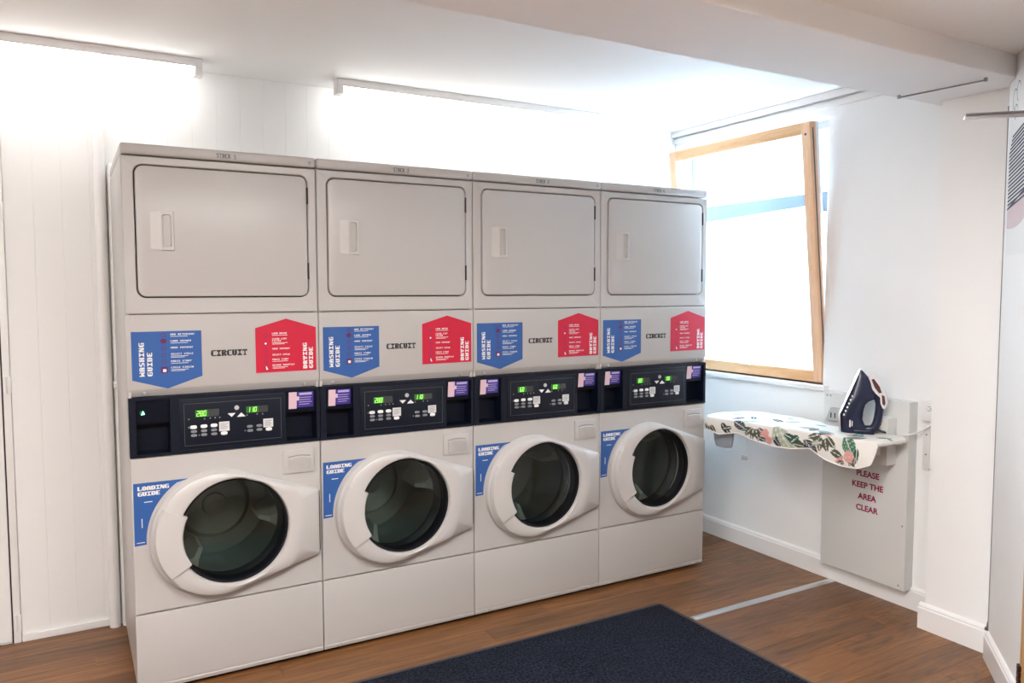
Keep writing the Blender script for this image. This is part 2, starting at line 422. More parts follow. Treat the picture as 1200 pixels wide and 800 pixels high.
mb = MB(); mb.box(2.56, 2.68, YF, -1.72, 0, ZC+0.1); mb.box(2.68, XR+0.3, -1.75, -1.72, 0, ZC+0.1); mb.box(XR+0.2, XR+0.3, -1.72, -1.36, 0, ZC+0.1)
struct('wall_side', mb, wall_m)
# door set in the nib's far end: timber jamb and hinge
door2 = struct('door_2')
mb = MB(); nibbox(mb, 0.502, 0.56, -0.06, 0.004, 0, 2.05); obj('jamb', mb, jamb_m, door2, False)
h = MB()
for k in range(4): nibbox(h, 0.497, 0.523, -0.005, 0.012, 0.115+k*0.022, 0.133+k*0.022)
obj('hinge', h, mat('hinge_bronze', (0.06, 0.03, 0.02), 0.35, 0.8, bump=0.1), door2, False)
# ceilings and beam
mb = MB(); mb.box(XL-0.1, XR+T, -1.01, YB+0.1, ZC, ZC+0.12); struct('ceiling', mb, ceil_m)
mb = MB(); mb.box(XL-0.1, XR+T, YF-0.1, -1.41, ZLOW, ZC+0.12); struct('ceiling', mb, ceil_m)
mb = MB(); mb.rbox(XL-0.1, XR+T, -1.41, -1.01, 2.25, ZC+0.12, 0.006, 2); struct('beam', mb, ceil_m)
# cornice trunking above the window
mb = MB(); mb.rbox(3.135, XR+0.001, -1.0, YB, 2.415, ZC, 0.004); mb.rbox(3.15, XR+0.001, -1.0, YB, 2.375, 2.405, 0.004); struct('trim_1', mb, trim_m, smooth=True)
# baseboards
def base_profile(mb, p0, p1, nrm, h=0.11, t=0.017):
    prof = [(0,0),(t,0),(t,h*0.80),(t*0.75,h*0.84),(t*0.75,h*0.90),(t*0.35,h*0.97),(0,h)]
    mb.rings([[(p[0]+nrm[0]*d, p[1]+nrm[1]*d, z) for d, z in prof] for p in (p0, p1)], True, True, True)
mb = MB(); base_profile(mb, (XR, YB-0.02), (XR, -1.06), (-1,0), 0.105); struct('baseboard_right', mb, trim_m)
mb = MB(); base_profile(mb, (3.02, -1.040), (3.02, -1.345), (-1,0), 0.112, 0.02); base_profile(mb, (3.019, -1.06), (XR, -1.06), (0,1), 0.1115, 0.0195)
struct('baseboard_pillar', mb, trim_m)
mb = MB(); a = nibp(0.016,0,0); b = nibp(0.495,0,0); base_profile(mb, a, b, (NN.x, NN.y), 0.112, 0.016); struct('baseboard_nib', mb, trim_m)
mb = MB(); mb.rbox(-0.384, 0.0, YB-0.012, YB, 0.0, 0.032, 0.004); struct('baseboard_back', mb, trim_m)
# left door
mb = MB(); mb.rbox(-1.25, DX-0.004, YB-0.004, YB+0.02, 0.008, 2.08, 0.004); door1 = struct('door_1', mb, trim_m)
g = MB(); g.box(DX-0.005, DX+0.002, YB+0.003, YB+0.011, 0.0, 2.08); obj('gap', g, seam_m, door1, False)
c = MB(); c.rbox(DX+0.002, -0.386, YB-0.010, YB+0.02, 0, 2.12, 0.003); c.rbox(-1.3, DX+0.002, YB-0.010, YB+0.02, 2.085, 2.12, 0.003); obj('casing', c, trim_m, door1)
for z in (0.086, 1.085, 1.793):
    hb = MB(); hb.cyl((0,0,-0.035), 0.006, 0.07, n=10); hb.rbox(0, 0.02, 0.002, 0.006, -0.035, 0.035, 0.001)
    obj('hinge', hb, trim_m, door1, loc=(-0.404, YB-0.014, z))

# ------------------------------------------------------------------ window
win = struct('window_1')
mb = MB()
mb.rbox(3.235, 3.30, WY0, WY0+0.035, WZ0, WZ1, 0.003); mb.rbox(3.235, 3.30, WY1-0.035, WY1, WZ0, WZ1, 0.003)
mb.rbox(3.235, 3.30, WY0+0.035, WY1-0.035, WZ1-0.04, WZ1, 0.003); mb.rbox(3.235, 3.30, WY0+0.035, WY1-0.035, WZ0, WZ0+0.035, 0.003)
obj('fixed_frame', mb, mat('frame_grey', (0.42, 0.44, 0.48), 0.4, bump=0.05), win)
sash = bpy.data.objects.new('sash', None); C.objects.link(sash); sash.parent = win
SH = 1.316; SY0, SY1 = WY0+0.010, 0.660
sash.location = (3.178, 0, 0.992); sash.rotation_euler = (0, -math.atan2(0.142, 1.308), 0)
sw = 0.054
m_ = MB(); m_.rbox(0, 0.045, SY0, SY0+sw, 0, SH, 0.003); obj('stile', m_, pinez_m, sash)
m_ = MB(); m_.rbox(0, 0.045, SY1-sw, SY1, 0, SH, 0.003); obj('stile', m_, pinez_m, sash)
m_ = MB(); m_.rbox(0.0004, 0.045, SY0+sw, SY1-sw, SH-0.058, SH, 0.003); obj('top_rail', m_, pine_m, sash)
m_ = MB(); m_.rbox(0.0004, 0.045, SY0+sw, SY1-sw, 0, 0.060, 0.003); obj('bottom_rail', m_, pine_m, sash)
m_ = MB()
m_.rbox(0.046, 0.072, SY0+0.004, SY0+0.03, 0.0, SH, 0.002); m_.rbox(0.046, 0.072, SY1-0.03, SY1-0.004, 0.0, SH, 0.002)
m_.rbox(0.046, 0.072, SY0+0.03, SY1-0.03, SH-0.03, SH, 0.002); m_.rbox(0.046, 0.072, SY0+0.03, SY1-0.03, 0, 0.03, 0.002)
obj('cladding', m_, alu_m, sash)
m_ = MB(); m_.rbox(0.018, 0.026, SY0-0.002, SY0+0.002, 0.05, SH-0.03, 0.001); obj('seal', m_, mat('seal_grey', (0.12, 0.13, 0.15), 0.6, bump=0.1), sash)
gy0, gy1 = SY0+sw-0.004, SY1-sw+0.004
FT0, FT1 = 0.905, 0.868     # film top on the right and left
m_ = MB(); m_.add([(0.030,gy0,0.056),(0.030,gy1,0.056),(0.030,gy1,SH-0.054),(0.030,gy0,SH-0.054)], [(0,1,2,3)])
m_.add([(0.036,gy0,0.056),(0.036,gy1,0.056),(0.036,gy1,SH-0.054),(0.036,gy0,SH-0.054)], [(0,1,2,3)])
obj('pane', m_, pane_m, sash, False)
m_ = MB(); m_.add([(0.0285,gy0,0.056),(0.0285,gy1,0.056),(0.0285,gy1,FT1),(0.0285,gy0,FT0)], [(0,1,2,3)])
o = obj('frosted_film', m_, film_m, sash, False); o['label'] = 'frosted privacy film on the lower pane'
for zz in (SH-0.06, 0.60, 0.44):
    m_ = MB(); m_.cyl((-0.002, SY0+sw*0.5, zz), 0.006 if zz > 1 else 0.004, 0.004, 'x', 12); obj('screw', m_, mat('screw_dark', (0.10, 0.07, 0.06), 0.4, 0.6, bump=0.05) if zz > 1 else pinez_m, sash)
m_ = MB(); m_.rbox(-0.012, 0.002, 0.10, 0.16, 0.055, 0.068, 0.003); obj('latch', m_, trim_m, sash)
mb = MB(); mb.rbox(XR-0.035, XR+0.07, WY0-0.035, WY1+0.01, 0.957, 0.985, 0.006); struct('trim_2', mb, trim_m, smooth=True)   # window board

# ------------------------------------------------------------------ outside the window
mb = MB(); mb.box(3.4, 9.5, -5, 9, 0.6, 0.9); o = obj('pavement', mb, pave_m, None, False); o['kind'] = 'structure'
mb = MB(); mb.box(9.2, 9.6, -6, 16, 0.9, 9.0); fac = obj('building', mb, facade_m, None, False)
tag(fac, 'pale rendered building across the lightwell, seen through the clear top of the window', 'building')
for i in range(7):
    y0 = -4.5 + i*2.6
    for z0 in (2.9, 5.6):
        m_ = MB(); m_.rbox(9.14, 9.20, y0, y0+1.35, z0, z0+1.5, 0.01); w_ = obj('window', m_, trim_m, fac)
        m_ = MB(); m_.box(9.125, 9.14, y0+0.08, y0+1.27, z0+0.08, z0+1.42); obj('pane', m_, extgl_m, w_, False)
for z0 in (2.35, 5.0):
    m_ = MB(); m_.box(9.12, 9.20, -6, 16, z0, z0+0.25); obj('string_course', m_, brickw_m, fac, False)
t = thing('street_railing', 'blue grey horizontal rail outside the window, seen through its clear upper pane', 'railing', (3.97, 0.5, 0.9))
b = MB(); b.rbox(-0.03, 0.03, -2.4, 4.0, 1.06, 1.18, 0.006); obj('rail', b, kerb_m, t)
for y0 in (-2.3, 0.75, 3.9):
    b = MB(); b.rbox(-0.02, 0.02, y0-0.02, y0+0.02, 0, 1.06, 0.004); obj('post', b, kerb_m, t)

# ------------------------------------------------------------------ stacked washer-dryers
W = 0.683
MC = {}
SMALL = ('lettering', 'icons', 'marking', 'digits')      # print too small to pick apart singly
def part(name, parent, m, build, key=None, smooth=True):
    key = key or name
    if key not in MC:
        b = MB(); build(b); MC[key] = b.mesh(name, m, smooth)
    o = link(name, MC[key], parent)
    if name in SMALL: o['kind'] = 'stuff'
    return o
X0, X1 = 0.0015, W-0.0015
G = (0.345, 0.573)
def hull(pts):
    pts = sorted(set(pts)); lo = []; up = []
    def cr(o, a, b): return (a[0]-o[0])*(b[1]-o[1])-(a[1]-o[1])*(b[0]-o[0])
    for p in pts:
        while len(lo) > 1 and cr(lo[-2], lo[-1], p) <= 0: lo.pop()
        lo.append(p)
    for p in reversed(pts):
        while len(up) > 1 and cr(up[-2], up[-1], p) <= 0: up.pop()
        up.append(p)
    return lo[:-1]+up[:-1]
DOOR = hull([(0.292+0.237*math.cos(2*PI*i/180), 0.5695+0.237*math.sin(2*PI*i/180)) for i in range(180)]
            + [(0.664, 0.688), (0.668, 0.682), (0.668, 0.434), (0.664, 0.427)])
def ray_poly(poly, c, th):
    d = (math.cos(th), math.sin(th)); best = 0
    for i in range(len(poly)):
        a, b = poly[i], poly[(i+1) % len(poly)]
        ex, ez = b[0]-a[0], b[1]-a[1]; den = d[0]*ez-d[1]*ex
        if abs(den) < 1e-12: continue
        t = ((a[0]-c[0])*ez-(a[1]-c[1])*ex)/den; s_ = ((a[0]-c[0])*d[1]-(a[1]-c[1])*d[0])/den
        if t > 0 and -1e-6 <= s_ <= 1+1e-6: best = max(best, t)
    return best
TH = sorted([2*PI*i/120 for i in range(120)] + [math.atan2(z-G[1], x-G[0]) % (2*PI) for x, z in ((0.664,0.688),(0.668,0.682),(0.668,0.434),(0.664,0.427))])
RO = [ray_poly(DOOR, G, t) for t in TH]
def gp(r, t, y): return (G[0]+r*math.cos(t), y, G[1]+r*math.sin(t))

def b_cabinet(b):
    b.rbox(X0, X0+0.012, 0.006, 0.688, 0.03, 1.942, 0.004); b.rbox(X1-0.012, X1, 0.006, 0.688, 0.03, 1.942, 0.004)
    b.box(X0+0.012, X1-0.012, 0.676, 0.688, 0.03, 1.94); b.box(X0+0.012, X1-0.012, 0.03, 0.676, 0.03, 0.042)
def b_liner(b):     # dark inner faces seen only through the seams
    pass
def b_topcover(b): b.rbox(X0, X1, -0.004, 0.69, 1.9445, 1.983, 0.011, 3)
DRECT = (0.041, 0.649, 1.4445, 1.912, 0.032)
def b_dryerfront(b):
    outer = (X0, X1, 1.3875, 1.940, 0); c = (0.345, 1.68)
    th = angles_for(*c, [outer, DRECT])
    b.rings([rr_ring(*c, outer, th, 0.02), rr_ring(*c, outer, th, 0.004), rr_ring(*c, outer, th, 0.0, 0.004),
             rr_ring(*c, DRECT, th, 0.0, -0.004), rr_ring(*c, DRECT, th, 0.003, -0.0005), rr_ring(*c, DRECT, th, 0.02)])
def b_dryerdoor(b):
    c = (0.345, 1.68); th = angles_for(*c, [DRECT])
    b.rings([rr_ring(*c, DRECT, th, 0.018, 0.004), rr_ring(*c, DRECT, th, 0.002, 0.004), rr_ring(*c, DRECT, th, -0.0015, 0.006), rr_ring(*c, DRECT, th, -0.003, 0.010)], capb=True)
def b_pull(b):
    x0, xa, xb, x1, z0, z1 = 0.090, 0.124, 0.158, 0.1675, 1.612, 1.752
    yf, y0 = -0.012, -0.003
    za, zb = z0+0.012, z1-0.012
    # ramp rising from the left, rim around the pocket
    b.add([(x0,y0,z0+0.006),(x0,y0,z1-0.006),(xa,yf,z1-0.002),(xa,yf,z0+0.002)], [(0,1,2,3)])
    b.add([(xa,yf,z0+.002),(x1-.003,yf,z0+.002),(x1,y0,z0),(x0,y0,z0+.006)], [(0,1,2,3)])
    b.add([(xa,yf,z1-.002),(x1-.003,yf,z1-.002),(x1,y0,z1),(x0,y0,z1-.006)], [(0,1,2,3)])
    b.add([(x1-.003,yf,z0+.002),(x1-.003,yf,z1-.002),(x1,y0,z1),(x1,y0,z0)], [(0,1,2,3)])
    A = [(xa,yf,z0+.002),(x1-.003,yf,z0+.002),(x1-.003,yf,z1-.002),(xa,yf,z1-.002)]
    poc = (xa+0.004, xb, za, zb, 0.009); c = ((xa+xb)/2, (za+zb)/2)
    th = angles_for(*c, [poc, (xa, x1-.003, z0+.002, z1-.002, 0)], 24)
    b.rings([rr_ring(*c, (xa, x1-.003, z0+.002, z1-.002, 0), th, yf), rr_ring(*c, poc, th, yf), rr_ring(*c, poc, th, 0.006, 0.003)], capb=True)
def b_fascia(b):
    prof = [(0.02,1.3845),(0.004,1.3845),(0,1.380),(0,1.122),(0.003,1.116),(0.020,1.0925),(0.03,1.0925)]
    b.rings([[(x, y, z) for y, z in prof] for x in (X0, X1)], True, True, True)
def b_control(b):
    xs = [X0, 0.024, 0.136, 0.549, 0.668, X1]; zs = [0.876, 0.886, 1.000, 1.080, 1.0905]; yf = -0.004
    for i in range(5):
        for j in range(4):
            x0, x1, z0, z1 = xs[i], xs[i+1], zs[j], zs[j+1]
            if i in (1, 3) and j in (1, 2): continue
            b.add([(x0,yf,z0),(x1,yf,z0),(x1,yf,z1),(x0,yf,z1)], [(0,1,2,3)])
    b.add([(X0,yf,zs[0]),(X1,yf,zs[0]),(X1,0.05,zs[0]),(X0,0.05,zs[0])], [(0,1,2,3)])
    b.add([(X0,yf,zs[-1]),(X1,yf,zs[-1]),(X1,0.05,zs[-1]),(X0,0.05,zs[-1])], [(0,1,2,3)])
    b.add([(X0,yf,zs[0]),(X0,yf,zs[-1]),(X0,0.05,zs[-1]),(X0,0.05,zs[0])], [(0,1,2,3)])
    b.add([(X1,yf,zs[0]),(X1,yf,zs[-1]),(X1,0.05,zs[-1]),(X1,0.05,zs[0])], [(0,1,2,3)])
def b_cubby(x0, x1):
    def f(b):
        z0, z1, yf, yb = 0.886, 1.080, -0.004, 0.055
        b.rings([[(x0,yf,z0),(x1,yf,z0),(x1,yf,z1),(x0,yf,z1)], [(x0+.004,yb,z0+.004),(x1-.004,yb,z0+.004),(x1-.004,yb,z1-.004),(x0+.004,yb,z1-.004)]], True, False, True)
    return f
def b_reader(x0, x1):
    def f(b):
        # sloping block in the upper half of the slot with a lip below it
        b.rings([[(x, 0.012, 1.0785), (x, 0.052, 1.0785), (x, 0.052, 0.994), (x, 0.020, 0.994)] if False else
                 [(x, 0.006, 1.079), (x, 0.050, 1.079), (x, 0.050, 0.992), (x, 0.016, 0.992), (x, 0.014, 1.000)] for x in (x0+0.001, x1-0.001)], True, True, True)
    return f
def slot_sticker(root, reader, x0, x1):
    w = x1-x0
    def yz(z): return 0.006+(1.079-z)/(0.079)*0.008-0.0006
    def q(b, a0, a1, z0, z1, d=0):
        b.add([(x0+w*a0,yz(z0)-d,z0),(x0+w*a1,yz(z0)-d,z0),(x0+w*a1,yz(z1)-d,z1),(x0+w*a0,yz(z1)-d,z1)], [(0,1,2,3)])
    k = f'{x0:.3f}'
    part('sticker', reader, purple_m, lambda b: q(b, 0.38, 0.93, 1.012, 1.074), 'sticker_b'+k, False)
    part('sticker', reader, pink_m, lambda b: (q(b, 0.12, 0.38, 1.008, 1.074), q(b, 0.36, 0.46, 1.040, 1.056, 0.0003)), 'sticker_a'+k, False)
    def tx(b):
        q(b, 0.46, 0.88, 1.061, 1.070, 0.0004)
        for i, (a, e) in enumerate(((0.46,0.86),(0.46,0.84),(0.46,0.88),(0.46,0.80))):
            q(b, a, e, 1.050-i*0.009, 1.0525-i*0.009, 0.0004)
    part('lettering', reader, mat('print_lilac', srgb(190,180,225), 0.5, bump=0.03), tx, 'sticker_t'+k, False)
def b_keypad(b): b.rbox(0.166, 0.545, -0.0065, 0.0, 0.889, 1.0755, 0.003)
def b_keyline(b):
    x0, x1, z0, z1, t, y = 0.182, 0.530, 0.903, 1.058, 0.0014, -0.0074
    for r in ((x0,x1,z0,z0+t),(x0,x1,z1-t,z1),(x0,x0+t,z0,z1),(x1-t,x1,z0,z1)): b.box(r[0], r[1], y, -0.006, r[2], r[3])
YK = -0.0075
SEG = {'0':'abcdef','1':'bc','2':'abdeg','6':'acdefg','8':'abcdefg'}
def seg7(b, text, x, z, w, h, y):
    t = w*0.20
    for i, c in enumerate(text):
        o = x+i*w*1.35; sl = 0.12
        S = {'a':(o,o+w,z+h-t,z+h),'g':(o,o+w,z+h/2-t/2,z+h/2+t/2),'d':(o,o+w,z,z+t),
             'f':(o,o+t,z+h/2,z+h),'e':(o,o+t,z,z+h/2),'b':(o+w-t,o+w,z+h/2,z+h),'c':(o+w-t,o+w,z,z+h/2)}
        for k in SEG[c]:
            x0, x1, z0, z1 = S[k]
            flat(b, [(x0+(z0-z)*sl,z0),(x1+(z0-z)*sl,z0),(x1+(z1-z)*sl,z1),(x0+(z1-z)*sl,z1)], y)
def pill(cx, cz, a=0.0145, h=0.0062):
    def f(b):
        n = 16
        o = [(cx+a*math.copysign(abs(math.cos(t))**0.6, math.cos(t)), cz+h*math.copysign(abs(math.sin(t))**0.7, math.sin(t))) for t in [2*PI*i/n for i in range(n)]]
        b.rings([[(x,-0.006,z) for x,z in o], [(x,-0.009,z) for x,z in o], [(cx+(x-cx)*.85,-0.0098,cz+(z-cz)*.85) for x,z in o]], True, False, True)
    return f
def poly_sticker(poly):
    def f(b): b.prism(poly, -0.0008, 0.0003)
    return f
BLUE = [(0.017,1.153),(0.132,1.1185),(0.2495,1.158),(0.2495,1.325),(0.017,1.325)]
RED = [(0.441,1.157),(0.672,1.158),(0.672,1.327),(0.557,1.362),(0.441,1.328)]
def load_poly():
    p = [(0.008,0.784),(0.007,0.557),(0.046,0.559)]
    c, r = (0.295,0.568), 0.2495
    a0 = math.atan2(0.559-c[1], 0.046-c[0]) % (2*PI); a1 = math.pi-math.asin((0.783-c[1])/r)
    for i in range(1, 14):
        a = a0+(a1-a0)*i/14; p.append((c[0]+r*math.cos(a), c[1]+r*math.sin(a)))
    p.append((0.196,0.783)); return p
def t_wash(b):
    y = -0.0014
    letters(b, 'WASHING', 0.0575, 1.166, 0.0140, 0.0165, y, True, 0.25, 0.15); letters(b, 'GUIDE', 0.0830, 1.166, 0.0140, 0.0165, y, True, 0.25, 0.15)
    for t, z, bars in (('ADD DETERGENT',1.3105,1),('LOAD WASHER',1.2865,1),('MAKE PAYMENT',1.2625,0),('SELECT CYCLE',1.2395,2),('PRESS START',1.2135,1),('CYCLE FINISH',1.1905,2)):
        letters(b, t, 0.145, z, 0.0051, 0.0058, y)
        for k in range(bars): flat(b, rectp(0.145, 0.145+(0.058,0.046)[k], z-0.0055-k*0.0045, z-0.0038-k*0.0045), y)
    flat(b, rectp(0.1175,0.1285,1.1785,1.189), y-0.0004)
def ringp(b, cx, cz, r, y, t=0.0022, n=14):
    b.rings([[(x,y,z) for x,z in ellp(cx,cz,r,r,n)], [(x,y,z) for x,z in ellp(cx,cz,r-t,r-t,n)]])
def t_washicons(b):
    y = -0.0011
    for i, z in enumerate((1.312,1.264,1.240,1.216)): ringp(b, 0.122, z, 0.0078, y)
    flat(b, ellp(0.122,1.290,0.0105,0.0095), y); flat(b, rectp(0.111,0.134,1.174,1.197), y)
def t_dry(b):
    y = -0.0014
    letters(b, 'DRYING', 0.6355, 1.1665, 0.0137, 0.0155, y, True, 0.25, 0.15); letters(b, 'GUIDE', 0.6585, 1.1665, 0.0137, 0.0155, y, True, 0.25, 0.15)
    for t, z, bars in (('LOAD DRYER',1.3035,1),('CLEAN LINT',1.2825,0),('FILTER',1.2745,2),('MAKE PAYMENT',1.2445,0),('SELECT CYCLE',1.2215,0),('PRESS START',1.2035,1),('REMOVE PROMPTLY',1.1815,2)):
        letters(b, t, 0.503, z, 0.0045, 0.0058, y)
        for k in range(bars): flat(b, rectp(0.503, 0.503+(0.058,0.046)[k], z-0.0055-k*0.0045, z-0.0038-k*0.0045), y)
    flat(b, [(0.479,1.168),(0.486,1.168),(0.481,1.181),(0.477,1.181)], y); flat(b, ellp(0.4785,1.2685,0.004,0.004), y)
def t_dryicons(b):
    for z in (1.298,1.2685,1.243,1.221,1.199,1.176): ringp(b, 0.4785, z, 0.0078, -0.0011, 0.0018)
def t_load(b):
    y = -0.0014
    letters(b, 'LOADING', 0.022, 0.757, 0.0133, 0.0145, y, False, 0.12, 0.12); letters(b, 'GUIDE', 0.022, 0.737, 0.0133, 0.0145, y, False, 0.12, 0.12)
    flat(b, rectp(0.042,0.069,0.7125,0.7155), y); flat(b, rectp(0.0315,0.0345,0.622,0.655), y); flat(b, rectp(0.014,0.040,0.567,0.5695), y)
def b_washerfront(b):
    outer = (X0, X1, 0.304, 0.8745, 0); c = (0.33, 0.572)
    th = angles_for(*c, [outer], 80)
    circ = lambda r, y: [(c[0]+r*math.cos(t), y, c[1]+r*math.sin(t)) for t in th]
    b.rings([rr_ring(*c, outer, th, 0.02), rr_ring(*c, outer, th, 0.004), rr_ring(*c, outer, th, 0.0, 0.004), circ(0.218, 0.0), circ(0.212, 0.006), circ(0.212, 0.05)])
def b_doorring(b):
    rows = []
    rc = [min(ro-0.015, 0.262) for ro in RO]
    rows.append([gp(ro, t, 0.0) for ro, t in zip(RO, TH)])
    rows.append([gp(ro, t, -0.016) for ro, t in zip(RO, TH)])
    rows.append([gp(ro-0.002, t, -0.022) for ro, t in zip(RO, TH)])
    rows.append([gp(ro-0.007, t, -0.0265) for ro, t in zip(RO, TH)])
    rows.append([gp(r+0.004, t, -0.041) for r, t in zip(rc, TH)])
    rows.append([gp(r-0.004, t, -0.0455) for r, t in zip(rc, TH)])
    rows.append([gp(0.204+0.4*(r-0.204), t, -0.049) for r, t in zip(rc, TH)])
    rows.append([gp(0.202, t, -0.047) for t in TH]); rows.append([gp(0.1985, t, -0.041) for t in TH]); rows.append([gp(0.197, t, 0.012) for t in TH])
    b.rings(rows)
def b_grip(b):
    ths = [math.radians(a) for a in range(155, 214, 3)]
    rows = []
    for t in ths:
        ro = ray_poly(DOOR, G, t)
        rows.append([gp(ro-0.009, t, -0.026), gp(ro-0.0095, t, -0.0365), gp(ro-0.018, t, -0.0495), gp(0.235, t, -0.0565), gp(0.200, t, -0.0595), gp(0.188, t, -0.057), gp(0.183, t, -0.050), gp(0.184, t, -0.030)])
    b.rings(rows, True, True, True)
def b_bezel(b): b.rings([[gp(0.1975, t, -0.030) for t in TH], [gp(0.1955, t, -0.033) for t in TH], [gp(0.1905, t, -0.032) for t in TH], [gp(0.188, t, -0.022) for t in TH], [gp(0.188, t, 0.03) for t in TH]])
def b_pane(b):
    b.rings([[gp(r, t, y) for t in TH[::2]] for r, y in ((0.1885,-0.022),(0.17,-0.0255),(0.13,-0.029),(0.08,-0.031),(0.02,-0.032))], True, False, True)
def b_bowl(b):
    pr = [(0.188,0.022),(0.172,0.022),(0.158,0.030),(0.146,0.055),(0.138,0.085),(0.128,0.098),(0.10,0.104),(0.05,0.107),(0.012,0.108)]
    b.rings([[gp(r, t, y) for t in TH[::2]] for r, y in pr], True, False, True)
def b_boot(b):
    pr = [(0.212,0.03),(0.206,0.05),(0.212,0.065),(0.200,0.075),(0.192,0.09),(0.196,0.11)]
    b.rings([[(0.338+r*math.cos(t), y, 0.572+r*math.sin(t)) for t in TH[::2]] for r, y in pr])
def b_drum(b):
    pr = [(0.200,0.10),(0.222,0.112),(0.225,0.15),(0.225,0.40),(0.215,0.42),(0.15,0.425),(0.13,0.405),(0.05,0.40),(0.045,0.39),(0.005,0.388)]
    b.rings([[(0.338+r*math.cos(t), y, 0.572+r*math.sin(t)) for t in TH[::2]] for r, y in pr], True, False, True)
def b_lifter(ang):
    def f(b):
        rows = []
        for y, s in ((0.14,0.55),(0.18,1.0),(0.34,1.0),(0.395,0.6)):
            ring = []
            for da, r in ((-0.20,0.224),(-0.13,0.205),(-0.06,0.224-0.085*s),(0.06,0.224-0.085*s),(0.13,0.205),(0.20,0.224)):
                ring.append((0.338+r*math.cos(ang+da), y, 0.572+r*math.sin(ang+da)))
            rows.append(ring)
        b.rings(rows, True, True, True)
    return f
def b_drawer(b):
    b.rbox(0.534, 0.656, -0.008, 0.004, 0.757, 0.850, 0.005, 2)
def b_drawergrip(b):
    # scooped handle with an arched top edge
    top = [(0.553+0.086*i/10, 0.8175+0.0045*math.sin(PI*i/10)) for i in range(11)]
    poly = [(0.553,0.768),(0.639,0.768)] + top[::-1]
    b.rings([[(x,-0.007,z) for x,z in poly], [(x,-0.016 if z > 0.8 else -0.009,z) for x,z in poly], [(x*0.96+0.596*0.04,-0.0175 if z > 0.8 else -0.010,z-0.002 if z > .8 else z+.003) for x,z in poly]], True, True, True)
def b_drawershade(b):
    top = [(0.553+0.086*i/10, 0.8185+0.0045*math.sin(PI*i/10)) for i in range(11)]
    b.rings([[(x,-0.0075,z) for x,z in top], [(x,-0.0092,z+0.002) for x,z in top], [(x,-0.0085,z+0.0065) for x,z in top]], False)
def b_kick(b): b.rbox(X0, X1, 0.0, 0.02, 0.036, 0.3005, 0.004, 2)
def b_strip(b):
    prof = [(0.003,0.0345),(0.0,0.031),(0.004,0.017),(0.012,0.015),(0.022,0.0345)]
    b.rings([[(x,y,z) for y,z in prof] for x in (X0+0.001, X1-0.001)], True, True, True)
def b_screw(x, y, z, r=0.006):
    def f(b):
        b.cyl((x, y, z), r, 0.005, 'y', 12, r)
        b.cyl((x, y-0.002, z), r*0.7, 0.002, 'y', 12, r)
    return f

